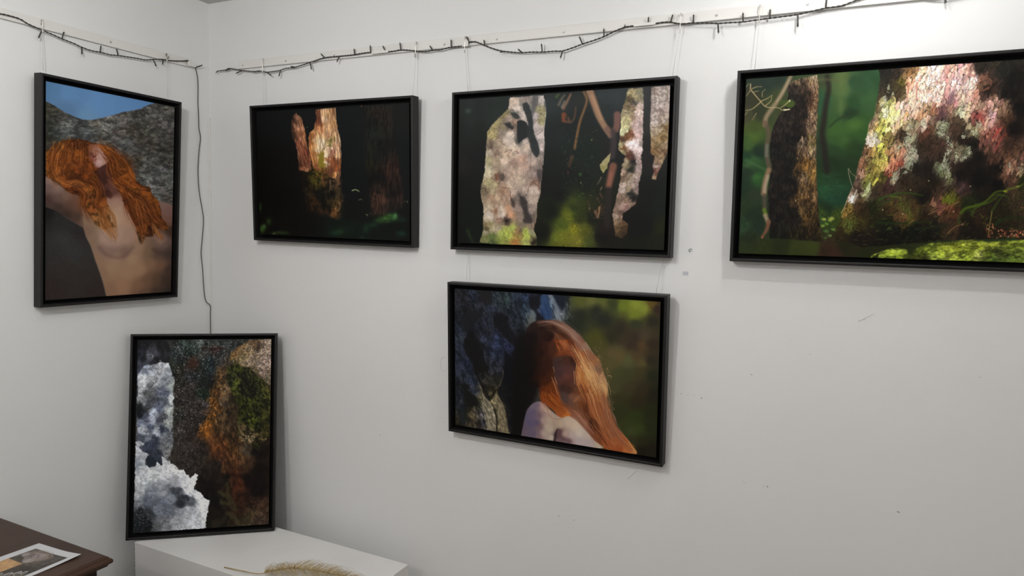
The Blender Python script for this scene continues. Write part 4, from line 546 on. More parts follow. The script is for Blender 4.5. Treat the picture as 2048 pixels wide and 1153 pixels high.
# ---- red-haired sitter against blue rock
def paint_sitter(A):
    a = Z(905, 570, 6.782); b = Z(905, 730, 6.782); c = Z(1030, 620, 6.782); d = Z(1030, 760, 7.062); e = Z(1110, 575, 6.232)
    A.blend(np.ones((A.H, A.W)), A.wash(
        wz(a, "150,150:32,32,38 300,150:34,40,52 450,180:34,32,36 600,200:38,44,52 700,200:44,56,54 850,150:34,40,50 980,170:36,46,66 1100,200:22,22,28 1250,200:42,60,90 1330,220:92,106,122 1440,220:28,32,42 1250,380:36,52,88 1440,400:100,106,112 1100,400:80,92,100 1060,470:96,98,84 1000,330:44,60,74 900,250:36,42,54 850,400:32,38,46 950,450:34,42,54 500,300:34,38,50 400,350:34,36,42 250,350:28,29,34 150,450:24,25,30 430,500:32,36,46 350,550:26,28,36 650,450:22,21,25 600,500:24,24,28 700,650:22,20,24 850,550:30,34,40 900,650:20,20,24 100,600:34,42,56 130,700:40,46,54 200,800:20,20,22 350,700:34,36,42 450,700:44,50,66 500,650:28,28,34 600,700:40,48,72 700,750:38,46,68 800,850:34,40,64 600,850:40,48,70 550,900:38,44,62 650,950:34,38,54 350,850:20,20,20 450,1000:40,42,50 600,1050:36,38,46 300,950:18,17,18 100,850:36,42,54 100,1000:38,42,56 200,1050:36,42,60 750,950:24,26,38 800,1000:16,16,24 900,850:16,13,14 1000,1000:14,11,12 750,1100:16,16,22") +
        wz(b, "150,100:36,40,48 200,50:38,44,60 280,200:36,44,60 120,300:24,24,26 300,350:38,46,66 80,400:34,40,50 130,550:32,38,46 400,100:26,25,24 550,50:40,42,50 620,100:36,38,44 550,200:34,32,28 600,200:42,40,34 480,300:20,18,14 380,330:100,94,76 420,380:120,112,92 350,450:74,70,50 250,450:24,24,20 280,530:16,15,14 230,580:46,44,26 250,680:76,66,46 180,700:40,40,34 330,620:60,58,50 300,750:62,54,42 400,650:74,72,84 400,780:44,46,56 330,800:66,58,46 430,470:126,118,100 480,550:136,128,110 450,600:130,122,102 530,680:132,124,106 500,800:120,110,88 560,850:104,94,70 540,480:104,94,64 600,400:110,100,64 620,480:116,106,80 600,560:120,110,84 660,600:116,106,84 640,700:100,90,66 700,700:120,110,84 640,800:84,74,54 700,850:110,100,74 740,880:110,100,80 550,350:60,52,30 800,200:16,17,24 850,300:20,22,30 800,450:34,34,34 900,500:40,38,36 850,700:8,7,9 850,900:8,7,9 100,800:40,36,24") +
        wz(e, "300,150:84,88,40 450,150:104,106,56 600,160:92,96,44 500,280:38,40,32 300,350:38,40,30 700,200:54,62,34 850,200:104,116,38 1000,200:134,144,52 1100,250:128,138,54 1000,320:110,120,38 1200,200:100,80,34 1260,250:50,38,34 1000,450:50,52,36 1200,400:40,38,30 600,400:36,38,32 250,450:38,42,32 800,500:46,42,34 500,620:70,70,28 550,700:72,70,34 700,600:44,42,30 900,600:58,48,36 1000,620:54,44,36 1080,700:82,62,38 950,700:52,42,34 1100,600:70,62,46 1200,700:48,40,30 600,850:78,72,40 700,820:88,78,48 800,850:90,78,46 900,900:80,84,52 1000,850:76,62,38 1080,930:84,74,44 1200,900:44,40,30 700,950:80,74,42 800,1050:64,66,38 900,1080:60,62,36 1050,1050:62,56,34 1200,1100:36,38,26") +
        wz(d, "1400,100:66,64,38 1600,100:60,54,34 1800,150:48,40,26 1950,200:32,30,20 1450,300:50,48,28 1700,300:44,38,22 1500,450:44,46,24 1700,500:44,54,22 1900,450:36,38,20 1600,600:52,56,26 1750,700:50,62,26 1650,720:58,66,34 1900,650:36,40,20 1800,850:40,40,22 1650,850:50,48,28 1900,950:30,28,18 1800,1000:28,24,16"), 6, 1.7, 2.2, 12))
    rk = A.poly([(905, 570)]+a("1060,60 1440,120")+e("180,100 190,440 100,440")+[(1060, 700), (1060, 900), (900, 900)], 4)
    A.grain(rk, .28, 5, 11, 41, -.35); A.grain(rk, .18, 2, 3, 42)
    A.scatter(500, (910, 577, 1120, 875), (1, 5), (.5, 1.5), 1.2, 'base', 5, mask=rk, rel=(.75, 1.3), alpha=(.2, .5), jit=.4)
    for g, col in (("600,370 700,420 780,560 850,700 880,850 790,790 700,690 620,600 560,520 570,420", (19, 18, 21)), ("150,760 250,600 330,700 400,900 450,1050 480,1153 300,1153 240,1000 180,880", (18, 17, 17)), ("1040,180 1180,130 1190,250 1150,330 1210,420 1240,490 1130,490 1120,380 1040,290", (20, 20, 25)), ("690,860 780,960 860,1000 860,1153 690,1153", (14, 14, 20)), ("350,90 440,90 540,120 540,260 440,250 370,180", (30, 28, 30)), ("140,420 300,330 420,400 300,520 180,640 130,560", (24, 24, 28))):
        A.blend(A.poly(a(g), 2.2, 1.6, 9, 77, 1)*.88, col)
    for g, col in (("420,415 480,470 550,600 590,870 470,850 430,700 400,520", (126, 118, 100)), ("600,335 650,420 700,560 755,900 600,880 580,620 540,450", (112, 102, 80)), ("690,-5 960,-5 1000,500 850,900 760,900 700,560 620,420 600,330 660,220", (12, 13, 18)), ("340,150 440,280 500,400 560,330 590,330 530,440 500,470 430,390 370,240 290,60 300,-5 350,-5", (20, 18, 15)), ("130,290 200,330 330,430 310,540 200,560 150,480", (20, 20, 19)), ("150,560 180,700 160,800 100,800 60,600", (28, 32, 34)), ("570,600 588,700 592,900 604,900 600,700 586,600", (20, 17, 13))):
        A.blend(A.poly(b(g), 1.6, 1.6, 8, 78, 1)*.85, col)
    A.grain(A.poly(b("400,400 600,330 760,900 180,830 200,600"), 4), .2, 2, 5, 79, -.3)
    for g, col in (("1270,130 1330,200 1370,290 1400,440 1470,470 1440,330 1390,220 1350,140", (116, 124, 134)), ("1050,330 1100,350 1125,420 1110,490 1030,520 1040,440", (98, 106, 108)), ("1190,150 1260,150 1310,260 1350,440 1260,460 1200,330", (44, 66, 102)), ("1350,140 1492,150 1492,340 1440,280", (26, 30, 40))):
        A.blend(A.poly(a(g), 1.4, 1.4, 6, 80, 1)*.75, col)
    for g in ("550,560 620,620 720,740 800,800 850,900 820,1000", "660,820 690,900 690,1100", "550,100 550,560", "60,540 120,600 150,700 150,780", "180,960 240,1040 290,1140", "1350,140 1400,230 1480,370", "1100,340 1130,400 1120,490", "1000,270 1040,310 1010,480"):
        A.stroke(a(g), 1.2, (60, 68, 86), .8, .9, .6)
    for g in ("690,0 680,120 640,220 590,330", "280,0 340,160 400,300 430,400 500,480 560,600 580,700 585,880", "560,600 590,700 590,870", "600,330 650,420 700,560 740,700 755,900", "160,600 130,400 80,300"):
        A.stroke(b(g), 1.4, (14, 13, 12), 1, .8, .75)
    for g in ("685,60 670,170 610,290", "420,420 480,500 550,620 575,740"): A.stroke(b(g), 1.1, (150, 142, 120), .6, .6, .6)
    A.scatter(420, b("170,280")[0]+b("760,910")[0], (1.2, 5), (.4, 1.2), 1.1, 'base', 6, mask=A.poly(b("360,230 430,400 560,420 600,340 700,560 755,900 160,830 200,600 350,450"), 4), rel=(.5, 1.5), alpha=(.3, .75), jit=.3)
    A.stroke(b("780,370 850,510"), 2, (100, 96, 84), 1, 1, .5); A.stroke(b("920,460 910,540"), 2.4, (96, 88, 74), 1, 1, .6)
    for p in ("620,850:6,7:110,90,66", "950,640:5,5:80,76,60"): pass
    # dark behind the head
    A.blend(A.poly(a("1000,600 850,750 800,1100")+b("780,400 800,900 940,930 1000,600 1100,480 1150,300")+c("300,700 200,300 100,300"), 5)*.9, (15, 11, 11))
    # hair mass
    Hh = A.poly(c("160,230 260,150 400,130 560,130 700,190 850,310 960,440 1050,580 1130,650 1180,780 1200,850 1250,1000 1255,1150")+d("1300,150 1290,280 1330,400 1410,500 1440,640 1530,760 1620,870 1720,1040 1400,1000 1230,960 1000,900 820,720 700,600 600,560 560,450 440,340 350,290 330,100")+c("200,1000 150,700 130,400"), 1.2, 1.0, 6, 8, 1)
    A.blend(Hh, A.wash(
        wz(c, "180,500:15,11,11 190,700:14,10,10 200,850:15,10,9 220,1000:18,10,8 260,1150:22,12,8 200,330:20,14,14 300,550:26,14,12 200,250:36,24,22 400,150:82,56,48 560,160:104,76,64 350,260:36,22,18 500,250:64,40,32 620,250:116,80,64 700,250:112,80,66 800,320:124,94,80 450,350:34,18,14 600,350:90,48,28 700,350:104,66,48 250,450:22,14,13 400,500:48,22,18 500,500:66,36,24 600,450:140,66,24 680,440:160,76,26 640,540:110,54,26 750,450:110,56,34 850,450:124,84,66 950,500:140,108,90 250,700:20,12,10 400,700:50,24,16 300,900:34,16,9 400,950:66,30,12 450,1050:100,46,14 250,1050:26,12,7 350,1100:84,38,14 420,1120:112,54,20 800,560:120,60,34 900,600:150,84,46 1000,620:140,92,66 850,700:140,80,42 950,760:180,126,70 1020,720:150,98,62 900,850:190,120,56 980,880:210,166,104 1060,880:176,124,84 1100,800:120,90,70 850,950:170,104,52 950,1000:190,124,62 1050,1000:200,156,106 1150,950:170,128,92 1100,1080:190,146,96 1200,1050:176,146,104 900,1080:180,110,54 950,1060:130,66,28 1000,1120:210,166,104") +
        wz(d, "450,150:92,44,16 380,250:84,38,14 500,250:118,56,20 600,330:140,72,28 500,350:124,62,24 650,430:150,80,38 740,480:190,110,44 1000,60:176,108,54 1100,60:206,160,100 980,110:130,70,30 1100,160:200,150,88 1220,150:170,130,84 1000,220:190,120,60 1150,250:180,120,72 1250,250:140,104,72 1050,350:160,98,54 1180,350:150,96,60 1000,380:90,44,24 1100,450:160,100,60 1200,480:150,94,62 1320,480:104,84,64 1000,500:110,64,42 1100,580:56,30,20 1150,640:50,28,20 1230,600:140,88,60 1350,600:110,76,58 1050,650:120,72,50 1180,750:120,66,38 1280,750:150,84,50 1400,750:130,84,60 1280,880:160,84,44 1400,850:160,88,50 1500,850:164,92,52 1450,950:150,76,38 1600,950:176,104,56 1690,1020:190,130,74 800,450:140,84,60 900,560:150,104,84 980,640:144,98,76"), 2.2, 2.2))
    # face and neck in shade
    Fc = A.poly(c("500,640 560,620 700,600 800,640 830,720 820,850 830,1000 880,1120")+d("900,120 960,260 960,400 1000,540 880,440 760,380 640,290 620,150")+c("600,1120 560,1000 520,850"), 2.4)
    A.blend(Fc, A.wash(wz(c, "560,720:62,44,42 620,700:70,46,40 700,680:72,42,32 780,670:54,30,24 650,800:76,50,48 580,850:66,46,46 720,800:84,50,44 700,900:92,52,44 640,950:84,50,44 780,950:84,48,38 700,1000:78,46,36 650,1050:56,36,32 760,1080:70,42,32 850,1100:110,62,38")+wz(d, "700,50:74,44,36 800,60:84,52,36 750,120:60,38,32 850,130:100,62,40 680,200:76,58,54 800,220:116,78,60 870,250:130,84,56 700,280:78,62,60 780,300:100,70,56 850,350:110,72,50 920,330:110,62,34 940,430:110,66,44 900,420:104,66,46"), 4, 2, 1))
    A.stroke(c("560,700 620,690 670,640"), 2, (48, 26, 20), 1, 1.6, .6); A.stroke(c("740,680 800,670 830,640"), 2, (44, 22, 16), 1, 1.6, .6)
    A.stroke(c("650,1010 700,1030 760,1050"), 3, (58, 34, 28), 2, 2, .6); A.glow(*c("680,870")[0], 4, 6, (100, 60, 50), .4); A.stroke(d("830,290 880,240 910,200"), 4, (160, 106, 74), 2, 2, .6)
    # shoulder and chest
    Sk = A.poly(d("75,780 120,560 160,420 230,330 320,290 400,320 450,370 500,420 640,520 760,500 900,600 1010,720 1130,860 1235,960 700,910"), 1.0, 0, 8, 1, 1)
    A.blend(Sk, A.wash(wz(d, "150,500:92,84,104 130,650:96,82,96 200,600:88,80,106 250,450:92,84,106 300,600:88,78,104 290,350:110,98,112 250,750:96,84,104 150,760:100,86,98 330,480:110,88,98 340,650:120,94,96 330,780:130,106,108 380,370:180,146,134 430,430:190,166,146 390,450:150,122,116 400,560:170,144,132 470,560:178,158,140 450,650:180,162,144 400,750:176,156,144 500,700:184,168,150 520,800:196,184,166 560,650:170,150,132 620,720:84,60,62 600,780:96,70,74 650,830:110,84,88 750,850:140,116,116 570,780:60,40,42 640,630:184,162,140 750,600:196,176,154 850,650:204,184,162 700,750:180,156,140 800,780:186,166,158 900,750:204,190,176 1000,780:190,172,160 900,850:180,164,164 1000,880:176,160,160 1080,880:176,160,156 1150,900:180,166,150 1200,950:190,180,160"), 5, 1.9, 0))
    A.stroke(d("590,690 565,760 550,850"), 3.4, (46, 30, 32), 5, 1.4, .85); A.stroke(d("600,700 640,800 760,860"), 4, (92, 66, 70), 8, 2.6, .7); A.stroke(d("375,460 440,455"), 1.6, (130, 100, 96), 1, 1.2, .6)
    A.stroke(d("335,350 335,560 320,800"), 5, (112, 88, 98), 5, 3, .35)
    # strands
    dk = [(40, 20, 13), (54, 26, 14), (22, 13, 10)]; rd = [(150, 84, 46), (172, 102, 60), (108, 58, 32), (186, 114, 70), (128, 70, 40)]; gd = [(212, 168, 112), (190, 136, 84), (228, 194, 142), (160, 106, 64)]; gy = [(150, 116, 100), (126, 90, 74), (170, 140, 124)]
    for g, n, sp, cols, al in (("300,190 500,170 680,250 840,400 960,560 1060,700", 60, 3.5, gy, (.2, .55)), ("250,230 450,210 620,300 760,450 840,620", 40, 4, dk+rd[:1], (.25, .6)), ("620,400 680,500 700,580", 40, 4, rd, (.35, .8)), ("560,420 600,520 620,600", 22, 3, rd+dk, (.3, .7)), ("760,460 860,600 950,800 990,1000 1050,1150", 70, 6, rd+gd, (.3, .8)), ("900,640 1000,800 1080,950 1150,1150", 60, 6, gd, (.3, .8)), ("850,700 840,850 870,1000 930,1150", 34, 3, gd+rd, (.35, .85)), ("340,300 330,600 360,900 420,1100", 40, 6, [(48, 22, 12), (30, 15, 10), (64, 30, 15)], (.2, .4))):
        A.locks(c(g), n, sp, (.4, 1.3), cols, hash_(g), al)
    for g, n, sp, cols, al in (("1000,0 1080,200 1150,420 1250,650 1400,900 1500,1000", 90, 7, rd+gd[:1], (.3, .75)), ("1150,0 1250,250 1300,500 1420,750 1600,950 1700,1030", 70, 5, rd+gy, (.3, .75)), ("900,60 990,250 1040,450 1150,650 1250,880", 50, 4.5, rd+dk, (.3, .75)), ("1050,600 1180,760 1280,930 1350,990", 40, 6, rd+dk, (.3, .75)), ("430,130 480,230 600,330 700,420 740,500", 50, 4, [(156, 80, 32), (184, 108, 48), (120, 56, 20), (84, 38, 14)], (.35, .85)), ("380,150 400,260 500,360 640,470", 40, 4, [(140, 68, 24), (96, 42, 14), (168, 90, 38)], (.35, .8)), ("700,380 850,480 950,600 1080,750 1180,900", 40, 3.5, [(150, 104, 84), (124, 76, 52), (170, 124, 100)], (.3, .7)), ("640,300 760,380 900,520", 20, 3, [(110, 66, 46), (84, 48, 34)], (.3, .7)), ("1180,20 1260,120 1280,260", 30, 4, gd, (.4, .9))):
        A.locks(d(g), n, sp, (.4, 1.3), cols, hash_(g), al)
    for g, w in (("460,370 450,430 500,520 580,540 660,530 690,490", 1.1), ("530,560 550,620 540,690 490,730", .6), ("520,0 560,90 600,200 645,280", 1), ("560,0 590,120 620,210", .8)):
        A.stroke(d(g), w, (150, 104, 78), w*.7, .45, .8)
    for g in ("1190,830 1150,900 1160,950 1130,990", "1250,880 1290,880 1300,910", "1240,790 1250,770", "510,760 530,830", "490,900 530,1000 570,1130", "530,900 570,1000", "790,820 800,1000"): A.stroke(c(g), 1.0, (214, 170, 130), .5, .45, .8)
    A.stroke(d("1600,860 1680,980 1715,1035"), 1.6, (214, 156, 92), .8, .6, .8)
    R = random.Random(77)
    for k in range(90):
        f = R.random(); ex, ey = (c("1100,620")[0] if f < .3 else c("1230,950")[0] if f < .65 else d("1320,330")[0])
        ex += R.gauss(0, 4); ey += R.gauss(0, 13); a0 = R.uniform(-.6, 1.4); l = R.uniform(2, 6)
        A.stroke([(ex, ey), (ex+l*math.cos(a0), ey+l*math.sin(a0)), (ex+l*1.5*math.cos(a0+.7), ey+l*1.5*math.sin(a0+.7))], .5, (176, 138, 96), .4, .5, R.uniform(.2, .6))
    for k in range(60):
        f = R.random(); ex = 1110+80*f+R.gauss(0, 3); ey = 668+70*f+R.gauss(0, 4)
        A.stroke([(ex-6, ey-5), (ex, ey), (ex+7, ey+7)], .5, (150, 118, 96), .4, .5, .3)
    A.glow(1090, 735, 14, 30, (40, 22, 16), .35); A.glow(1062, 700, 10, 34, (20, 12, 10), .6)
    A.stroke(c("950,430 1050,580"), 2, (164, 140, 124), 1.4, 1, .7)

# ---- red-haired model lying back against a rocky slope
def paint_slope(A):
    a = Z(80, 150, 5.014); b = Z(80, 340, 4.271)
    A.blend(np.ones((A.H, A.W)), A.wash(wz(a, "100,100:78,114,150 300,200:88,126,168 600,300:92,132,178 900,280:90,130,176 500,430:98,134,168 250,330:82,112,146"), 10, 1.8))
    G = A.poly(a("-20,240 50,262 150,312 250,378 350,420 430,445 520,448 600,430 720,400 800,375 900,355 1000,335 1060,305 1150,275 1420,240")+b("1300,1153")+b("0,1153"), .9, .8, 6, 3)
    A.blend(G, A.wash(wz(a, "100,330:56,54,46 100,500:48,50,42 200,450:70,70,66 300,500:92,93,92 150,580:60,64,60 80,650:50,48,40 250,560:92,94,92 400,560:68,70,68 430,470:60,62,62 550,480:92,90,84 650,540:104,104,100 500,600:84,88,88 600,620:78,76,70 750,450:96,94,90 800,560:84,80,76 900,430:82,80,76 900,540:74,70,62 1000,400:72,70,66 1100,350:84,84,80 1200,400:80,80,76 1280,330:84,82,76 1250,500:84,82,80 1100,550:78,76,70 1000,620:66,62,56 850,680:86,88,88 950,740:84,84,82 1100,700:64,60,54 1250,650:72,70,66 1100,850:86,86,82 950,850:72,66,56 1250,850:70,68,64 1200,960:96,98,96 1050,950:92,92,88 1150,1050:86,88,86 1280,1060:96,98,96 1000,1050:88,88,84 1250,750:66,64,58")+wz(b, "900,60:96,98,94 1050,60:84,84,80 950,180:104,106,104 1080,180:92,92,88 1100,240:84,80,74 1000,230:96,98,96"), 4, 2))
    A.plates(G, None, 7, 4, 401, .12, .26, .14, .62, wp=.8, mix=.8, tint=.06); A.plates(G, None, 3.6, 2.2, 402, .1, .18, .12, .7, wp=.8, mix=.6); A.grain(G, .2, 9, 5, 403, .1)
    def ga(x, y): return -.35+.9*max(0, min(1, (240-x)/150))
    A.scatter(500, (90, 205, 346, 400), (1, 4), (.5, 1.5), ga, 'base', 4, mask=G, rel=(.5, 1.5), alpha=(.3, .75), jit=.4)
    # dark rock below the arm
    D = A.poly(b("-20,280 45,310 130,340 220,400 300,450 365,490 390,570 430,650 470,780 520,920 565,1090 560,1153 -20,1153"), 1.5)
    A.blend(D, A.wash(wz(b, "80,350:24,22,22 150,400:40,38,38 250,460:42,40,40 200,600:50,50,50 300,700:50,49,48 100,700:44,42,42 380,750:46,44,42 200,850:46,41,39 100,1000:44,36,35 350,950:46,40,38 450,1050:44,36,34 340,520:40,36,36"), 8, 1.7))
    A.mul(1+D*.14*(A.noise(5, 5, 6, 3)-.5))
    # arm
    Am = A.poly(b("-20,20 45,52 100,85 160,125 210,165 320,215 400,330 400,480 365,490 300,450 220,400 130,340 45,310 -20,280"), 1.2)
    A.blend(Am, A.wash(wz(b, "60,80:132,106,98 60,150:104,84,78 60,250:66,50,46 150,150:124,100,90 150,230:92,72,64 150,310:60,46,40 220,220:112,86,74 250,300:84,62,52 220,370:56,42,36 320,300:96,68,54 320,400:66,50,42 370,420:110,86,70 300,250:104,70,54"), 9, 2, 1))
    # torso
    T = A.poly(b("365,490 360,380 330,240 420,200 520,200 600,180 700,160 760,200 900,260 1030,262 1140,300 1160,1153 570,1153 565,1080 530,940 490,830 455,730 425,640 385,560"), 1.4)
    A.blend(T, A.wash(wz(b, "420,430:128,102,84 400,520:120,96,78 440,600:128,104,84 480,740:136,108,86 540,880:132,104,82 600,1020:130,100,78 560,420:156,128,106 650,260:158,124,108 680,340:166,136,114 620,420:170,142,118 740,420:164,130,108 560,560:160,134,118 650,560:166,138,122 760,560:156,126,108 520,680:130,104,92 620,700:128,102,92 720,700:120,94,82 820,660:144,116,94 640,760:150,122,98 780,760:154,124,98 600,850:150,120,94 750,880:150,118,92 700,1000:144,110,86 850,850:150,116,90 850,1000:124,92,70 950,800:124,96,74 920,950:104,78,58 1000,950:84,62,46 1080,950:58,44,36 1040,820:110,80,60 1100,850:62,48,42 880,1050:92,68,54 1000,1050:66,50,42 1100,1060:44,38,36 1040,600:120,96,86 1080,640:96,76,68 1100,720:62,50,44 1000,720:84,66,56 1080,350:116,88,80 1100,430:108,80,70 1060,290:122,96,88 940,700:116,92,70 760,330:146,100,86 650,200:110,74,64 1120,520:60,44,34"), 9, 2, 0))
    # soft modelling only
    A.stroke(b("500,660 560,720 640,745 720,735 790,660"), 5, (104, 80, 72), 5, 4.5, .7)
    A.stroke(b("520,600 620,640 740,610"), 8, (170, 142, 126), 6, 7, .5)
    A.glow(*b("640,420")[0], 16, 12, (178, 150, 126), .5); A.glow(*b("1040,590")[0], 9, 10, (134, 108, 98), .6); A.stroke(b("970,680 1050,710 1120,660"), 6, (70, 54, 48), 8, 4, .7)
    # neck, chin
    N = A.poly(b("490,0 650,0 690,100 700,180 640,200 600,240 540,220 500,150"), 2.5); N = np.maximum(N, A.poly(a("560,920 680,880 760,1000 900,1153 480,1153"), 2.5))
    A.blend(N, A.wash(wz(a, "620,930:70,40,34 600,1020:58,32,26 700,1080:92,56,48 650,1120:80,48,40")+wz(b, "560,100:56,32,26 620,150:96,62,54 560,180:60,32,26 650,120:104,68,58"), 5, 2))
    # hair mass
    H1 = A.poly(a("50,760 130,705 210,650 330,632 450,650 560,680 680,712 780,790 860,860 930,960 960,1060 1040,1110 1090,1112")+b("960,210 1020,270 1040,400 1100,480 1090,520 1000,500 970,560 900,570 870,640 840,600 820,500 770,400 720,300 690,210 640,130 610,90")+a("740,1060 700,960 680,890 560,925 590,1100")+b("520,180 560,230 590,340 600,420 640,480 560,500 500,490 460,450 430,400 350,300 330,220 230,180 150,110 45,50")+a("50,1010"), 1.2, 2.2, 6, 9)
    A.blend(H1, A.wash(wz(a, "100,780:120,74,30 100,950:104,62,26 180,720:130,82,32 160,900:140,84,30 280,700:130,78,28 330,680:84,44,20 420,700:96,50,22 260,850:112,60,22 330,800:150,88,32 420,800:124,68,26 300,950:120,62,24 400,900:110,56,22 200,1000:130,72,28 350,1050:100,50,18 450,980:110,56,20 520,1050:104,54,20 540,960:96,48,20 600,700:130,74,34 680,760:150,90,34 760,850:136,78,28 850,920:130,74,28 720,960:104,56,20 800,1000:140,78,28 900,1050:120,66,26 980,1110:110,58,24 850,1100:130,74,28")+wz(b, "150,60:124,72,28 250,120:112,60,24 350,50:100,50,18 420,150:130,74,28 300,150:60,28,12 450,60:120,66,24 400,250:110,62,26 480,300:124,70,32 520,400:130,90,50 560,470:130,92,54 480,220:70,36,16 700,80:130,72,26 800,150:130,74,28 760,250:96,46,18 850,250:120,66,24 950,300:104,56,20 800,400:90,44,18 900,400:96,50,18 1000,400:84,44,16 880,500:104,58,24 950,480:80,40,16 880,600:104,72,46 1080,500:90,50,20"), 3, 2.1))
    A.grain(H1, .32, 9, 7, 91); A.mul(1-.10*H1)
    # face: chin and lips turned up to the light
    Fa = A.poly(a("490,690 560,690 640,780 680,860 650,890 590,925 545,915 520,860 480,820 480,740"), 1.8)
    A.blend(Fa, A.wash(wz(a, "500,720:120,74,50 540,760:150,104,88 520,850:124,76,66 600,800:172,134,122 650,860:166,126,112 580,880:186,150,144 560,910:150,112,104 500,790:96,56,44"), 2.5, 2))
    A.dab(*a("540,812")[0], 5, 2, -.4, (84, 26, 24), .9, .6); A.stroke(a("510,835 540,850 560,840"), 2, (130, 66, 58), 1, 1, .6); A.stroke(a("600,925 650,895 690,880"), 3, (60, 34, 28), 2, 1.6, .6)
    hc = [(146, 82, 34), (178, 114, 58), (112, 58, 24), (72, 34, 13), (46, 21, 9), (124, 66, 27), (58, 26, 11), (94, 47, 19), (84, 38, 14)]
    for g, n, sp in (("330,640 280,720 250,850 220,950 260,1050 350,1110", 60, 7), ("200,670 150,780 130,900 150,1020 220,1100", 60, 6), ("120,720 90,850 80,980", 34, 5), ("330,650 340,760 330,860 420,900 500,1000 560,1110", 60, 8), ("430,660 440,780 430,900 380,980 300,1020", 40, 8), ("560,690 640,740 720,860 740,960 840,1060 950,1140", 60, 6), ("640,710 760,800 860,900 920,1010 1050,1110", 60, 7), ("700,900 740,1000 800,1100", 30, 5)):
        A.locks(a(g), n, sp, (.4, 1.3), hc, hash_(g), (.3, .85))
    for g, n, sp in (("130,60 220,110 300,90 380,130 420,200 350,220", 40, 5), ("200,140 300,150 370,210 360,300 420,400 470,470", 50, 4.5), ("380,60 460,100 500,190 480,300 540,400 620,490", 50, 4), ("420,200 470,300 530,340 560,440 640,480", 30, 3), ("600,40 680,120 760,180 860,250 950,350 1020,430", 60, 7), ("700,180 760,260 800,380 850,480 880,560", 60, 7), ("850,200 930,300 980,400 1060,470 1110,510", 44, 6), ("780,300 900,420 960,500", 40, 7), ("860,480 870,560 880,640", 26, 5), ("820,240 860,400 900,560", 34, 5)):
        A.locks(b(g), n, sp, (.4, 1.3), hc, hash_(g), (.3, .85))
    # loose locks falling over the chest
    for g, n in (("540,330 560,440 600,500 640,560 650,640", 34), ("500,330 520,450 570,520 620,580 660,600", 24), ("560,300 620,400 640,500 660,580", 20), ("950,450 1000,520 1040,570 1060,620", 26), ("980,470 1020,560 1080,620", 20)):
        A.locks(b(g), n, 3.4, (.4, 1.2), [(150, 96, 50), (176, 120, 70), (120, 72, 34), (100, 56, 26)], hash_(g), (.35, .8))

def hash_(t): return zlib.crc32(t.encode()) % 100000

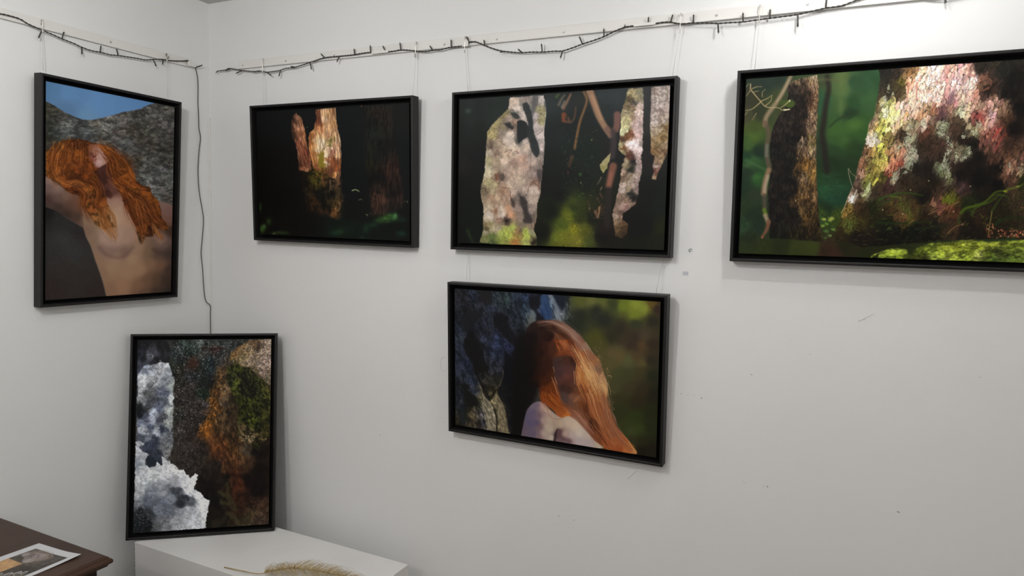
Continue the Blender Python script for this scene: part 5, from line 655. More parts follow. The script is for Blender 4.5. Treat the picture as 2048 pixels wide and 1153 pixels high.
ARTS = {
 'F': (paint_forest, [(1492.6, 158.5), (2140.5, 111.9), (2101.7, 527.6), (1477.0, 507.1)], 640, 420),
 'C': (paint_birches, [(919.1, 198.4), (1341.2, 169.7), (1325.9, 499.1), (918.6, 487)], 520, 346),
 'B': (paint_cedar, [(510.5, 221.5), (818.7, 204.5), (819.5, 483.5), (519.5, 470.3)], 420, 280),
 'E': (paint_cascade, [(273.8, 681.2), (545.7, 680.4), (536, 1046.9), (264.4, 1066.8)], 320, 480),
 'D': (paint_sitter, [(911.2, 577.6), (1318.9, 603), (1312.7, 915.2), (910, 848)], 510, 340),
 'A': (paint_slope, [(90.6, 163), (348.1, 213.3), (342.9, 584.5), (88.8, 600.4)], 320, 480),
}
def paint_leaflet(A):
    """drawn in millimetres, 157 x 222"""
    A.blend(np.ones((A.H, A.W)), (196, 197, 199))
    P = A.poly([(24, 22), (142, 22), (142, 206), (24, 206)], .5)
    A.blend(P, A.wash([(36, 30, (88, 82, 76)), (120, 30, (80, 76, 72)), (100, 70, (92, 84, 76)), (132, 70, (74, 70, 66)), (120, 100, (64, 60, 56)), (90, 110, (70, 64, 58)), (60, 150, (62, 58, 54)), (80, 190, (60, 56, 52))], 12, 2))
    A.grain(P, .1, 6, 6, 5)
    F = A.poly([(27, 52), (34, 38), (50, 28), (70, 27), (92, 26), (104, 34), (104, 48), (94, 58), (88, 72), (76, 80), (64, 76), (50, 64), (36, 62)], 2, 2, 8, 3, 1)
    A.blend(F, A.wash([(34, 50, (150, 142, 138)), (46, 36, (142, 130, 124)), (62, 46, (140, 128, 128)), (50, 48, (104, 92, 92)), (78, 40, (146, 136, 132)), (96, 38, (124, 112, 104)), (74, 66, (152, 144, 140)), (86, 58, (130, 120, 114)), (60, 60, (124, 112, 110))], 6, 2))
    for g in ([(40, 46), (50, 42), (58, 48)], [(52, 56), (60, 54), (68, 58)], [(64, 40), (74, 46), (78, 54)]): A.stroke(g, 2.2, (88, 74, 74), 1.2, 1.2, .7)
    A.locks([(30, 46), (46, 30), (80, 26), (104, 36)], 50, 3.5, (.6, 1.5), [(130, 116, 104), (90, 78, 70), (160, 148, 138), (70, 60, 54)], 4, (.3, .7))
    A.locks([(84, 30), (104, 42), (96, 58), (84, 72)], 40, 3.5, (.6, 1.5), [(120, 106, 96), (86, 74, 68), (150, 138, 130)], 6, (.3, .7))
    O_ = A.poly([(24, 83), (79, 84), (80, 150), (24, 150)], .8)
    A.blend(O_, (180, 144, 104)); A.grain(O_, .05, 8, 8, 8)
    # handwritten lettering, pale and gold scribbles as on the sheet
    for k in range(8):
        y = 30+k*5; A.stroke([(122, y), (128, y+1.5), (121, y+3), (127, y+4.5)], .9, (118, 112, 108), .6, .5, .8)
    wd = (206, 204, 200)
    for k, (x, y, s) in enumerate(((84, 140, .9), (98, 130, 1.1), (110, 118, 1.1), (122, 110, .9), (90, 160, 1), (108, 150, .9))):
        A.stroke([(x, y+8*s), (x+4*s, y-8*s), (x+8*s, y-6*s), (x+5*s, y+4*s), (x+10*s, y+8*s), (x+14*s, y)], 2.2*s, wd, 1.2, .7, .95)
    for k in range(6):
        x = 114+k*4.5; A.stroke([(x, 138-k*3), (x+2, 132-k*3), (x+3, 139-k*3), (x+5, 135-k*3)], 1.2, (176, 156, 96), .6, .5, .9)
# ---------------------------------------------------------------- helpers
scene = bpy.context.scene
COL = scene.collection
def V(*a): return Vector(a)

def principled(name, base, rough=.5, spec=.5, **kw):
    m = bpy.data.materials.new(name); m.use_nodes = True
    b = m.node_tree.nodes['Principled BSDF']
    b.inputs['Base Color'].default_value = (*base, 1)
    b.inputs['Roughness'].default_value = rough
    b.inputs['Specular IOR Level'].default_value = spec
    for k, v in kw.items(): b.inputs[k].default_value = v
    return m
def mottled(name, c0, c1, scale, rough=.5, spec=.5, bump=0, bscale=None, stretch=(1, 1, 1), detail=4, lo=.35, hi=.65):
    """principled with a noise between two colours and a noise bump, in object space"""
    m = principled(name, c0, rough, spec); nt = m.node_tree; N = nt.nodes; L = nt.links; b = N['Principled BSDF']
    tc = N.new('ShaderNodeTexCoord'); mp = N.new('ShaderNodeMapping'); mp.inputs['Scale'].default_value = stretch
    L.new(tc.outputs['Object'], mp.inputs['Vector'])
    n = N.new('ShaderNodeTexNoise'); n.inputs['Scale'].default_value = scale; n.inputs['Detail'].default_value = detail
    L.new(mp.outputs['Vector'], n.inputs['Vector'])
    r = N.new('ShaderNodeValToRGB'); r.color_ramp.elements[0].position = lo; r.color_ramp.elements[1].position = hi
    r.color_ramp.elements[0].color = (*c0, 1); r.color_ramp.elements[1].color = (*c1, 1)
    L.new(n.outputs['Fac'], r.inputs['Fac']); L.new(r.outputs['Color'], b.inputs['Base Color'])
    if bump:
        n2 = N.new('ShaderNodeTexNoise'); n2.inputs['Scale'].default_value = bscale or scale*4; n2.inputs['Detail'].default_value = 5
        L.new(mp.outputs['Vector'], n2.inputs['Vector'])
        bp = N.new('ShaderNodeBump'); bp.inputs['Strength'].default_value = bump; bp.inputs['Distance'].default_value = .002
        L.new(n2.outputs['Fac'], bp.inputs['Height']); L.new(bp.outputs['Normal'], b.inputs['Normal'])
    return m
def vcol(name, rough=.6, spec=.3):
    m = principled(name, (1, 1, 1), rough, spec); nt = m.node_tree
    a = nt.nodes.new('ShaderNodeVertexColor'); a.layer_name = 'Col'
    nt.links.new(a.outputs['Color'], nt.nodes['Principled BSDF'].inputs['Base Color'])
    return m

def obj(name, bm, mat, parent=None, smooth=False):
    me = bpy.data.meshes.new(name); bm.normal_update(); bm.to_mesh(me); bm.free()
    if smooth:
        for p in me.polygons: p.use_smooth = True
    me.materials.append(mat)
    o = bpy.data.objects.new(name, me); COL.objects.link(o)
    if parent: o.parent = parent
    return o
def thing(name, label, cat, M=None, group=None):
    o = bpy.data.objects.new(name, None); COL.objects.link(o); o.empty_display_size = .05
    if M is not None: o.matrix_world = M
    return tag(o, label, cat, group)
def tag(o, label, cat, group=None):
    o['label'] = label; o['category'] = cat
    if group: o['group'] = group
    return o
def struct(o):
    o['kind'] = 'structure'; return o

def box(bm, lo, hi, bev=0):
    c = [bm.verts.new((x, y, z)) for z in (lo[2], hi[2]) for y in (lo[1], hi[1]) for x in (lo[0], hi[0])]
    f = [bm.faces.new([c[i] for i in q]) for q in ((0, 2, 3, 1), (4, 5, 7, 6), (0, 1, 5, 4), (2, 6, 7, 3), (0, 4, 6, 2), (1, 3, 7, 5))]
    if bev:
        bmesh.ops.bevel(bm, geom=list({e for q in f for e in q.edges}), offset=bev, segments=2, affect='EDGES', profile=.6)
def tube(bm, pts, r, n=6, r1=None, cap=True):
    pts = [Vector(p) for p in pts]; rings = []; m = len(pts)
    up = None
    for i, p in enumerate(pts):
        t = (pts[min(i+1, m-1)]-pts[max(i-1, 0)]).normalized()
        if up is None: up = Vector((0, 0, 1)) if abs(t.z) < .9 else Vector((1, 0, 0))
        a = (up-t*up.dot(t)).normalized(); b = t.cross(a); up = a
        rr = r if r1 is None else r+(r1-r)*i/(m-1)
        rings.append([bm.verts.new(p+(a*math.cos(2*pi*k/n)+b*math.sin(2*pi*k/n))*rr) for k in range(n)])
    for i in range(m-1):
        for k in range(n):
            bm.faces.new((rings[i][k], rings[i][(k+1) % n], rings[i+1][(k+1) % n], rings[i+1][k]))
    if cap:
        bm.faces.new(rings[0][::-1]); bm.faces.new(rings[-1])
def smooth_path(pts, k=4):
    P = [Vector(p) for p in pts]
    if len(P) < 3: return P
    Q = [2*P[0]-P[1]]+P+[2*P[-1]-P[-2]]; out = []
    for i in range(1, len(Q)-2):
        for j in range(k):
            t = j/k
            out.append(.5*((2*Q[i])+(Q[i+1]-Q[i-1])*t+(2*Q[i-1]-5*Q[i]+4*Q[i+1]-Q[i+2])*t*t+(3*Q[i]-Q[i-1]-3*Q[i+1]+Q[i+2])*t**3))
    return out+[P[-1]]
def resample(P, step):
    out = [P[0]]; acc = 0
    for a, b in zip(P[:-1], P[1:]):
        L = (b-a).length
        if L == 0: continue
        d = step-acc
        while d <= L: out.append(a+(b-a)*(d/L)); d += step
        acc = (acc+L) % step if True else 0
    return out+[P[-1]]

SRGB = lambda v: np.where(v <= .04045, v/12.92, ((v+.055)/1.055)**2.4)
def art_mesh(name, paint, corners, W, H, to_local, mat, gain, parent=None, lift=0.0):
    """a finely divided sheet carrying the painted picture as a colour attribute"""
    A = Art(corners, W, H); paint(A)
    col = SRGB(np.clip(A.img, 0, 255)/255)*gain
    col = np.clip(col, 0, .95)
    u, v = np.meshgrid(np.linspace(0, 1, W), np.linspace(0, 1, H))
    co = to_local(u, v)
    me = bpy.data.meshes.new(name)
    nv = W*H; me.vertices.add(nv); me.vertices.foreach_set('co', co.reshape(-1).astype(np.float32))
    i = np.arange(nv).reshape(H, W)
    q = np.stack([i[:-1, :-1], i[1:, :-1], i[1:, 1:], i[:-1, 1:]], -1).reshape(-1, 4)
    nf = len(q); me.loops.add(nf*4); me.polygons.add(nf)
    me.loops.foreach_set('vertex_index', q.reshape(-1).astype(np.int32))
    me.polygons.foreach_set('loop_start', (np.arange(nf)*4).astype(np.int32))
    me.update(calc_edges=True)
    ca = me.color_attributes.new('Col', 'FLOAT_COLOR', 'POINT')
    ca.data.foreach_set('color', np.concatenate([col.reshape(-1, 3), np.ones((nv, 1))], 1).reshape(-1).astype(np.float32))
    me.materials.append(mat)
    o = bpy.data.objects.new(name, me); COL.objects.link(o)
    if parent: o.parent = parent
    return o

# ---------------------------------------------------------------- camera
cd = bpy.data.cameras.new('camera'); cam = bpy.data.objects.new('camera', cd); COL.objects.link(cam)
rr_, uu_, ff_ = [Vector(v) for v in CAMR]
cam.matrix_world = Matrix(((rr_.x, uu_.x, -ff_.x, 2.04708), (rr_.y, uu_.y, -ff_.y, -1.75221), (rr_.z, uu_.z, -ff_.z, 1.56964), (0, 0, 0, 1)))
cd.sensor_width = 36; cd.lens = 36*1394.506/2048; cd.clip_start = .02
scene.camera = cam
scene.view_settings.view_transform = 'Standard'; scene.view_settings.look = 'None'

# ---------------------------------------------------------------- materials
WALLC = (.74, .735, .725)
M_wall = mottled('wall_paint', WALLC, (.715, .71, .70), 1.2, .6, .25, .12, 90)
M_wall2 = mottled('wall_paint_left', (.73, .735, .72), (.71, .715, .70), 1.2, .6, .25, .12, 90)
M_ceil = mottled('ceiling_paint', (.60, .585, .56), (.58, .57, .55), 2, .8, .2)
M_floor = mottled('floor_boards', (.20, .15, .11), (.28, .21, .15), 3, .5, .4, .1, 8, (1, 8, 1))
M_black = mottled('black_frame_paint', (.0065, .006, .0058), (.010, .0092, .0088), 40, .48, .32, .12, 300, (1, 1, 12))
M_pit = principled('frame_inside_black', (.003, .003, .003), .8, .15)
M_print = vcol('photo_print', .5, .12)
M_rail = principled('rail_white', (.70, .685, .655), .45, .3)
M_screw = principled('screw_steel', (.45, .45, .44), .35, .5, Metallic=.7)
M_cable = principled('light_cable', (.045, .042, .036), .5, .4)
M_bulb = principled('bulb_socket', (.035, .031, .027), .45, .5)
M_lens = principled('bulb_lens', (.85, .85, .8), .1, .5, **{'Transmission Weight': .8})
M_cord = principled('clear_cord', (.72, .72, .70), .25, .5, **{'Transmission Weight': .25})
M_hook = principled('clear_hook', (.62, .6, .55), .25, .5, Metallic=.4)
M_plinth = mottled('plinth_paint', (.72, .71, .69), (.67, .66, .64), 5, .55, .3, .25, 30)
M_chip = principled('chipped_edge', (.10, .055, .04), .8, .2)
M_wood = mottled('dark_walnut', (.036, .018, .011), (.062, .032, .020), 7, .42, .3, .15, 40, (1, .12, 1), 6)
M_wood2 = mottled('dark_walnut_body', (.016, .007, .004), (.03, .014, .009), 7, .5, .25, .15, 40, (1, 1, .15), 6)
M_feather = mottled('gold_feather', (.27, .185, .06), (.42, .30, .12), 60, .5, .4)
M_bead = principled('bead_glass', (.95, .88, .6), .08, .8, Metallic=.5)
M_mark = principled('scuff', (.30, .29, .28), .8, .2)
M_markl = principled('scuff_light', (.58, .57, .56), .8, .2)

# ---------------------------------------------------------------- room
CZ = 2.3127; XR = 4.3; YB = -4.2
def slab(name, lo, hi, mat):
    bm = bmesh.new(); box(bm, lo, hi); return struct(obj(name, bm, mat))
slab('wall_right', (-.12, 0, 0), (XR+.12, .12, CZ), M_wall)
slab('wall_left', (-.12, YB, 0), (0, 0, CZ), M_wall2)
slab('wall_back', (-.12, YB-.12, 0), (XR+.12, YB, CZ), M_wall)
slab('wall_far', (XR, YB, 0), (XR+.12, 0, CZ), M_wall)
slab('floor', (-.12, YB-.12, -.1), (XR+.12, .12, 0), M_floor)
slab('ceiling', (-.12, YB-.12, CZ), (XR+.12, .12, CZ+.1), M_ceil)
bm = bmesh.new(); box(bm, (0, -.006, 0), (.0062, 0, 1.926), .0012)
tag(obj('cable_trunking', bm, M_rail), 'slim white cable trunking running up the corner between the walls', 'trunking')

# ---------------------------------------------------------------- framed photographs
m_, D_, q_ = .0188, .0317, .0111
def basis(wall, s0, z0, tilt, gap, rr):
    ct, st, cr, sr = math.cos(tilt), math.sin(tilt), math.cos(rr), math.sin(rr)
    if wall == 'R': S, U, N, O = V(1, 0, 0), V(0, -st, ct), V(0, -ct, -st), V(s0, -gap, z0)
    else: S, U, N, O = V(0, 1, 0), V(st, 0, ct), V(ct, 0, -st), V(gap, -s0, z0)
    S, U = S*cr+U*sr, U*cr-S*sr
    return S, U, N, O
def mat_of(S, U, N, O):
    return Matrix(((S.x, U.x, N.x, O.x), (S.y, U.y, N.y, O.y), (S.z, U.z, N.z, O.z), (0, 0, 0, 1)))
def framed(key, label, bas, cw, ch, gain):
    W, H = cw+2*m_, ch+2*m_
    root = thing('framed_photograph', label, 'picture', mat_of(*bas), 'black framed photographs')
    bm = bmesh.new()
    prof = [(0, 0), (0, D_-.002), (.0008, D_-.0006), (.0022, D_), (.0058, D_), (.0070, D_-.0008), (.0075, D_-.0025), (.0075, .006), (.0075, 0)]
    rings = []
    for (sx, sy) in ((0, 0), (1, 0), (1, 1), (0, 1)):
        rings.append([bm.verts.new(((d if sx == 0 else W-d), (d if sy == 0 else H-d), n)) for d, n in prof])
    for k in range(4):
        a, b = rings[k], rings[(k+1) % 4]
        for j in range(len(prof)):
            j2 = (j+1) % len(prof)
            bm.faces.new((a[j], b[j], b[j2], a[j2]))
    bmesh.ops.recalc_face_normals(bm, faces=bm.faces)
    obj('frame', bm, M_black, root)
    bm = bmesh.new(); box(bm, (.0076, .0076, .002), (W-.0076, H-.0076, .006)); obj('backing_board', bm, M_pit, root)
    bm = bmesh.new(); box(bm, (m_, m_, .0061), (m_+cw, m_+ch, D_-q_-.0004)); obj('canvas_block', bm, M_pit, root)
    paint, corners, nw, nh = ARTS[key]
    def tl(u, v): return np.stack([m_+u*cw, m_+(1-v)*ch, np.full(u.shape, D_-q_)], -1)
    art_mesh('photo_print', paint, corners, int(nw*RES), int(nh*RES), tl, M_print, gain, root)
    return root
RES = 1.0
framed('A', 'black framed portrait picture of a red haired person lying below a rocky slope', basis('L', .5976, 1.3151, .0386, .0005, -.0059), .4009, .6020, GA['A'])
framed('B', 'black framed dark picture of a split sunlit trunk, nearest the room corner', basis('R', .2422, 1.5096, .0429, .0006, -.0030), .6015, .4017, GA['B'])
framed('C', 'black framed picture of pale mottled tree trunks, upper of the stacked pair', basis('R', 1.0086, 1.5079, .0150, .0006, .0048), .5950, .4031, GA['C'])
framed('D', 'black framed picture of a red haired person beside blue rock, lower of the stacked pair', basis('R', 1.0156, .9767, .0433, .0006, .0077), .5935, .4019, GA['D'])
framed('F', 'large black framed forest picture with a wide scaly mossy trunk, cut by the right edge', basis('R', 1.7831, 1.5105, .0330, .0011, .0073), .6017, .4042, GA['F'])
p = (0.085327, -0.397755, 0.575738, 0.692397, 0.141328)
cs, sn, ct, st = math.cos(p[3]), math.sin(p[3]), math.cos(p[4]), math.sin(p[4])
S = V(cs, sn, 0); bk = V(-sn, cs, 0); U = V(0, 0, 1)*ct+bk*st; N = -bk*ct+V(0, 0, 1)*st
framed('E', 'black framed picture of white cascading water and mossy rock, standing on the plinth', (S, U, N, V(*p[:3])-N*D_), .4, .6, GA['E'])

# ---------------------------------------------------------------- hanging rails
RZ = 2.0812
def rail(name, label, along, a0, a1, screws):
    """a flat white picture rail with a small lip along its bottom edge"""
    root = thing(name, label, 'rail', Matrix.Translation(V(a0, 0, RZ) if along == 'x' else V(0, a0, RZ)), 'picture hanging rails')
    L = a1-a0
    prof = [(0, 0), (.0096, 0), (.0096, .0035), (.0075, .0045), (.0075, .0245), (.0065, .027), (0, .027)]
    bm = bmesh.new(); R2 = []
    for s in (0, L):
        R2.append([bm.verts.new((s, -n, z) if along == 'x' else (n, s, z)) for n, z in prof])
    for j in range(len(prof)):
        k = (j+1) % len(prof); bm.faces.new((R2[0][j], R2[0][k], R2[1][k], R2[1][j]))
    bm.faces.new(R2[0]); bm.faces.new(R2[1][::-1]); bmesh.ops.recalc_face_normals(bm, faces=bm.faces)
    obj('rail_profile', bm, M_rail, root)
    first = None
    for (x, y, z) in screws:
        c = V(x-a0, -.0075, z-RZ) if along == 'x' else V(.0075, y-a0, z-RZ)
        c.z = min(max(c.z, .0095), .020)
        if first is None:
            bm = bmesh.new(); ax = V(0, -1, 0) if along == 'x' else V(1, 0, 0)
            tube(bm, [V(0, 0, 0), ax*.0012, ax*.002], .0034, 10, .0022)
            first = obj('screw', bm, M_screw, root); first.location = c
        else:
            o = first.copy(); COL.objects.link(o); o.parent = root; o.location = c
    return root
rail('hanging_rail', 'white picture hanging rail along the left wall', 'y', -3.6, -.080, DATA['screw_left'])
rail('hanging_rail', 'white picture hanging rail along the long right wall', 'x', .1474, 4.0, DATA['screw_right'])

# ---------------------------------------------------------------- fairy lights
def twisted(bm, path, r=.0011, pitch=.011, off=.0010):
    P = resample(smooth_path(path, 5), .0022); A1 = []; B1 = []; s = 0
    for i, p in enumerate(P):
        t = (P[min(i+1, len(P)-1)]-P[max(i-1, 0)]).normalized()
        up = V(0, 0, 1) if abs(t.z) < .9 else V(1, 0, 0)
        a = (up-t*up.dot(t)).normalized(); b = t.cross(a)
        if i: s += (p-P[i-1]).length
        th = 2*pi*s/pitch/2
        d = (a*math.cos(th)+b*math.sin(th))*off
        A1.append(p+d); B1.append(p-d)
    tube(bm, A1, r, 5); tube(bm, B1, r, 5)
def bulb(root, a, b):
    a, b = V(*a), V(*b); d = (b-a)
    bm = bmesh.new(); tube(bm, [a-d*.03, a+d*.12, a+d*.55, a+d*.98], .0017, 8, .0021)
    o = obj('bulb', bm, M_bulb, root, True)
    bm = bmesh.new(); dn = d.normalized()
    tube(bm, [a+d*.97, a+d*.97+dn*.0018, a+d*.97+dn*.0032, a+d*.97+dn*.004], .0015, 8, .0005)
    obj('bulb_tip', bm, M_lens, o, True)
root = thing('string_lights', 'dark string of small lights along the left rail, its lead dropping down the corner', 'lights', None, 'string lights along the rails')
bm = bmesh.new(); L_ = DATA['cable_left']; L_ = [V(*v) for v in L_]; d0 = V(*DATA['drop'][0]); m1 = L_[-1].lerp(d0, .5); m1.x = .0135
twisted(bm, L_+[m1, d0+V(.006, -.004, .001), d0])
obj('cable', bm, M_cable, root, True)
def tape(a, b, root, up=.0042, th=.0032):
    """a strip of white tape over the cable"""
    bm = bmesh.new()
    lo = V(min(a.x, b.x)-.0, min(a.y, b.y), min(a.z, b.z)-up); hi = V(max(a.x, b.x), max(a.y, b.y), max(a.z, b.z)+up)
    if abs(a.x-b.x) < abs(a.y-b.y): lo.x, hi.x = .0162, .0168
    else: lo.y, hi.y = -.0168, -.0162
    box(bm, lo, hi); obj('tape', bm, M_rail, root)
tape(L_[-1]+V(0, .003, 0), d0+V(0, -.008, 0), root, .001)
bm = bmesh.new(); tube(bm, resample(smooth_path(DATA['drop'], 4), .008), .0014, 6); obj('lead', bm, M_cable, root, True)
for a, b in DATA['bulbs_left']: bulb(root, a, b)
root = thing('string_lights', 'dark green string of small lights looped along the right wall rail above the pictures', 'lights', None, 'string lights along the rails')
bm = bmesh.new(); path = []; gaps = []
for i, sg in enumerate(DATA['cable_right']):
    sg = [V(*v) for v in sg]
    if i: gaps.append((path[-1], sg[0]))
    path += sg
twisted(bm, path); obj('cable', bm, M_cable, root, True)
for a, b in gaps: tape(a, b, root, .003)
for a, b in DATA['bulbs_right']: bulb(root, a, b)

# ---------------------------------------------------------------- hanging cords
HL = ['clear hanging cord from the left rail to the left end of the rocky slope picture', 'clear hanging cord from the left rail to the right end of the rocky slope picture',
      'clear hanging cord to the left end of the dark split trunk picture', 'clear hanging cord to the right end of the dark split trunk picture',
      'clear hanging cord to the left end of the pale trunks picture', 'clear hanging cord to the right end of the pale trunks picture',
      'clear hanging cord to the left end of the large forest picture',
      'short clear cord between the two stacked pictures on their left side', 'short clear cord between the two stacked pictures on their right side']
for i, ((a, b), lb) in enumerate(zip(DATA['hang'], HL)):
    a, b = V(*a), V(*b)
    root = thing('picture_hanger', lb, 'hanger', Matrix.Translation(a), 'clear cords holding the pictures')
    bm = bmesh.new(); tube(bm, [V(0, 0, 0), (b-a)*.5+V(0, 0, -.0002), b-a], .00085 if i == 0 else .00055, 6); obj('cord', bm, M_cord, root, True)
    if i < 7:
        out = V(1, 0, 0) if i < 2 else V(0, -1, 0); z = RZ+.012-a.z
        bm = bmesh.new()
        tube(bm, smooth_path([-out*.004+V(0, 0, z+.006), out*.001+V(0, 0, z+.012), out*.0035+V(0, 0, z+.002), out*.001+V(0, 0, -.002), -out*.0005+V(0, 0, -.008), out*.003+V(0, 0, -.010), out*.0045+V(0, 0, -.003)], 4), .0011, 6)
        obj('hook', bm, M_hook, root, True)

# ---------------------------------------------------------------- plinth
PZ = .5712
bm = bmesh.new(); box(bm, (.1075, -.383, 0), (.922, -.088, PZ), .0015)
pl = tag(obj('plinth', bm, M_plinth), 'low white painted display plinth standing in the corner under the cascade picture', 'plinth')
bm = bmesh.new(); R = random.Random(4); z = PZ-.004
while z > .3:
    h = R.uniform(.004, .016); w = R.uniform(.0008, .0022)
    x0, y0 = .1071, -.3834
    v = [bm.verts.new(q) for q in ((x0, y0, z), (x0+w, y0, z-h*.3), (x0+w*.8, y0, z-h*.8), (x0, y0, z-h), (x0, y0+w*1.5, z-h*.5))]
    bm.faces.new((v[0], v[3], v[2], v[1])); bm.faces.new((v[0], v[4], v[3])); z -= h*R.uniform(.7, 1.2)
obj('chipped_paint', bm, M_chip, pl)

# ---------------------------------------------------------------- cabinet
root = thing('cabinet', 'dark brown wooden cabinet with moulded top edge against the left wall', 'cabinet', Matrix.Translation(V(0, 0, 0)))
CX, CY, CT = .4625, -.7115, .75
prof = [(0, 0), (.001, -.002), (.006, -.003), (.0065, -.006), (.011, -.008), (.013, -.012), (.0125, -.017), (.009, -.0205), (.005, -.0215), (.0045, -.026), (-.001, -.029), (-.012, -.030)]
def outline(d): return [(.003, CY+d), (CX+d, CY+d), (CX+d, -1.75-d), (.003, -1.75-d)]
bm = bmesh.new(); rings = [[bm.verts.new((x, y, CT+z)) for x, y in outline(d)] for d, z in prof]
bm.faces.new(rings[0][::-1]); bm.faces.new(rings[-1])
for a, b in zip(rings[:-1], rings[1:]):
    for k in range(4): bm.faces.new((a[k], a[(k+1) % 4], b[(k+1) % 4], b[k]))
bmesh.ops.recalc_face_normals(bm, faces=bm.faces); obj('cabinet_top', bm, M_wood, root)
bm = bmesh.new(); box(bm, (.003, -1.738, .06), (CX-.012, CY-.012, CT-.0301), .002); obj('cabinet_body', bm, M_wood2, root)
bm = bmesh.new(); box(bm, (.02, -1.72, 0), (CX-.03, CY-.03, .0599)); obj('cabinet_base', bm, M_wood2, root)

# ---------------------------------------------------------------- leaflet
LC = [V(.2600, -.7475, .7504), V(.4165, -.7392, .7560), V(.4110, -.9650, .7504), V(.2500, -.9680, .7504)]
def leaf_pos(u, v):
    u = u[..., None]; v = v[..., None]; c = [np.array(q) for q in LC]
    P = (c[0]*(1-u)+c[1]*u)*(1-v)+(c[3]*(1-u)+c[2]*u)*v
    P[..., 2] = .7504+.0056*(np.clip((u[..., 0]-.45)/.55, 0, 1)**2)*(np.clip(1-v[..., 0]/.6, 0, 1)**2)
    return P
o = art_mesh('leaflet', paint_leaflet, [(0, 0), (157, 0), (157, 222), (0, 222)], 316, 444, leaf_pos, M_print, GA['L'])
tag(o, 'printed leaflet with white border, dark picture and orange block lying on the cabinet', 'leaflet')

# ---------------------------------------------------------------- feather
root = thing('feather', 'gold ostrich style feather with small beads lying on the white plinth', 'feather', Matrix.Translation(V(.60, -.34, PZ)))
O = V(.60, -.34, PZ)
SH = smooth_path([V(.4735, -.3640, PZ+.0016), V(.535, -.362, PZ+.006), V(.600, -.356, PZ+.010), V(.6269, -.3331, .585), V(.655, -.3039, .586), V(.6865, -.2880, .587), V(.7222, -.2765, .588), V(.7605, -.2690, .587), V(.8064, -.2610, .585), V(.850, -.2560, .582), V(.885, -.2560, .579)], 8)
bm = bmesh.new(); tube(bm, [q-O for q in SH], .0016, 6, .0006); obj('quill', bm, M_feather, root, True)
i0 = next(i for i, q in enumerate(SH) if q.x > .612); VN = SH[i0:]
Ls = [0]
for a, b in zip(VN[:-1], VN[1:]): Ls.append(Ls[-1]+(b-a).length)
tot = Ls[-1]
def at_len(s):
    for k in range(len(VN)-1):
        if Ls[k+1] >= s:
            t = (s-Ls[k])/(Ls[k+1]-Ls[k]); return VN[k].lerp(VN[k+1], t), (VN[k+1]-VN[k]).normalized()
    return VN[-1], (VN[-1]-VN[-2]).normalized()
R = random.Random(12)
for side, nm in ((1, 'vane'), (-1, 'vane')):
    bm = bmesh.new()
    for k in range(230):
        t = (k+R.random())/230; p, tg = at_len(t*tot*.998)
        nrm = V(-tg.y, tg.x, 0).normalized()*side
        Lb = .072*(math.sin(pi*min(1, t*.82+.10))**.75)*R.uniform(.75, 1.08)*(.8+.25*math.sin(t*23+side))
        if t < .05: Lb *= .35+t*13
        lean = .35+.55*t+R.gauss(0, .07)
        w = .0008; pts = []
        curl = R.uniform(.004, .020)
        for j in range(6):
            f = j/5
            q = p+nrm*(Lb*(f*math.cos(lean)-.10*f*f))+tg*(Lb*(f*math.sin(lean)+.30*f*f))+V(0, 0, curl*math.sin(f*pi*.9)*.9-.010*f*f*(1 if side < 0 else .55))
            q.z = max(q.z, PZ+.0012); pts.append(q-O)
        vs = []
        for j, q in enumerate(pts):
            ww = w*(1-.75*j/5); d = tg*ww
            vs.append((bm.verts.new(q-d), bm.verts.new(q+d)))
        for a, b in zip(vs[:-1], vs[1:]): bm.faces.new((a[0], a[1], b[1], b[0]))
    obj(nm, bm, M_feather, root)
first = None
for s in (.055, .082, .098, .112, .128, .150, .176, .205):
    p, tg = at_len(s); c = p-O+V(0, 0, .0028)
    if first is None:
        bm = bmesh.new(); bmesh.ops.create_icosphere(bm, subdivisions=2, radius=.0017); first = obj('bead', bm, M_bead, root, True); first.location = c
    else:
        o = first.copy(); COL.objects.link(o); o.parent = root; o.location = c

# ---------------------------------------------------------------- marks on the wall
mk = DATA['marks']
def blot(bm, x, z, w, h, seed, y=-.0004, n=9, ang=0):
    R = random.Random(seed); vs = []
    for k in range(n):
        t = 2*pi*k/n; r = R.uniform(.55, 1)
        a, b = w*r*math.cos(t), h*r*math.sin(t)
        vs.append(bm.verts.new((x+a*math.cos(ang)-b*math.sin(ang), y, z+a*math.sin(ang)+b*math.cos(ang))))
    bm.faces.new(vs)
wall = bpy.data.objects['wall_right']
bm = bmesh.new()
for k, w, h, an in (('1503,750', .0045, .0012, -.5), ('1362,788', .0018, .0014, 0), ('1403,797', .002, .0022, 0), ('1535,974', .003, .0016, .2), ('1527,973', .0015, .001, 0), ('1118,1033', .002, .0022, 0), ('1147,1041', .0022, .0014, 0), ('1797,1025', .0045, .0016, -.2), ('887,845', .0012, .002, 0), ('760,871', .0022, .0018, 0)):
    x, y, z = mk[k]; blot(bm, x, z, w, h, hash_(k), ang=an)
struct(obj('scuff_marks', bm, M_mark, wall))
bm = bmesh.new()
for k, w, h, an in (('1375,790', .004, .001, 0), ('1388,791', .0045, .001, .1), ('1488,965', .006, .0012, -.3), ('1620,709', .003, .0012, 0), ('1960,755', .004, .0012, .2)):
    x, y, z = mk[k]; blot(bm, x, z, w, h, hash_(k), ang=an)
x, y, z = mk['1265,951']
tube(bm, [V(x-.013, -.0004, z-.013), V(x-.004, -.0004, z-.003), V(x+.012, -.0004, z+.014)], .0006, 4)
x, y, z = mk['1730,637']
tube(bm, [V(x-.013, -.0003, z-.009), V(x-.002, -.0003, z-.001), V(x+.016, -.0003, z+.011)], .0005, 4); tube(bm, [V(x-.013, -.0003, z-.006), V(x+.001, -.0003, z-.003)], .0005, 4)
x, y, z = mk['888,729']
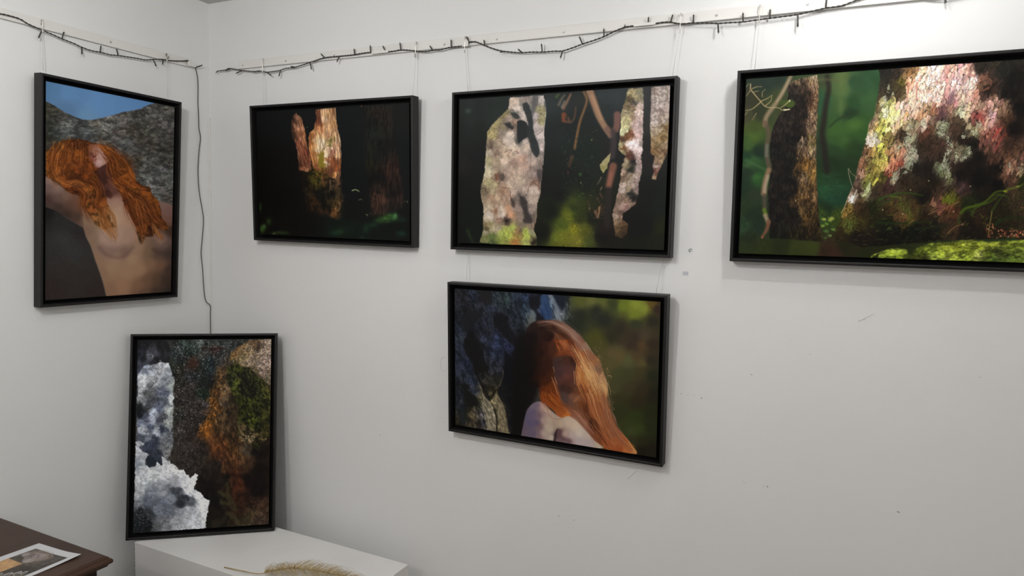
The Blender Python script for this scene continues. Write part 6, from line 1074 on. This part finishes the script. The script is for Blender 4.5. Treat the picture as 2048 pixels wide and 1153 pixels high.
tube(bm, [V(x+.012*math.cos(t*.35+1.2), -.0003, z+.022*math.sin(t*.35+1.2)) for t in range(13)], .0005, 4)
struct(obj('faint_scratches', bm, M_markl, wall))
# two small stickers
x, y, z = mk['1381,501']
M_stk = principled('sticker_green', (.27, .33, .32), .5, .3); M_stk2 = principled('sticker_label', (.60, .60, .63), .5, .3); M_ink = principled('label_ink', (.33, .33, .38), .6, .2)
bm = bmesh.new(); vs = [bm.verts.new((x+.0052*math.cos(2*pi*k/20), -.0005, z+.0045*math.sin(2*pi*k/20))) for k in range(20)]
bm.faces.new(vs[::-1]); s1 = tag(obj('sticker', bm, M_markl), 'tiny round grey green sticker on the wall right of the pale trunks picture', 'sticker', 'small stickers on the wall')
bm = bmesh.new(); tube(bm, [V(x+r*math.cos(t), -.0008, z+r*math.sin(t)*.85) for t, r in [(k*.3, .0046-.00011*k) for k in range(2, 17)]], .0011, 5)
obj('sticker_swirl', bm, M_stk, s1)
x, y, z = mk['1371,547']
bm = bmesh.new(); box(bm, (x-.0075, -.0006, z-.005), (x+.0075, -.0001, z+.005)); s2 = tag(obj('sticker', bm, M_stk2), 'tiny square grey lilac label on the wall beside the stacked pictures', 'sticker', 'small stickers on the wall')
bm = bmesh.new()
for q in range(3):
    for t in range(4):
        xx = x-.0055+t*.003; zz = z+.0028-q*.0026
        box(bm, (xx, -.0009, zz-.0005), (xx+random.Random(q*7+t).uniform(.0012, .0024), -.00061, zz+.0005))
obj('sticker_print', bm, M_ink, s2)

# ---------------------------------------------------------------- light
def bulb_light(name, loc, power, size):
    l = bpy.data.lights.new(name, 'POINT'); l.energy = power; l.shadow_soft_size = size
    o = bpy.data.objects.new(name, l); COL.objects.link(o); o.location = loc; return o
def area(name, loc, to, power, sx, sy, col=(1, 1, 1)):
    l = bpy.data.lights.new(name, 'AREA'); l.energy = power; l.shape = 'RECTANGLE'; l.size = sx; l.size_y = sy; l.color = col
    o = bpy.data.objects.new(name, l); COL.objects.link(o); o.location = loc
    o.rotation_euler = (V(*to)-V(*loc)).to_track_quat('-Z', 'Y').to_euler(); return o
LIGHTS()
w = bpy.data.worlds.new('world'); scene.world = w; w.use_nodes = True
w.node_tree.nodes['Background'].inputs['Color'].default_value = (.8, .85, .9, 1); w.node_tree.nodes['Background'].inputs['Strength'].default_value = .2
bpy.context.view_layer.update()
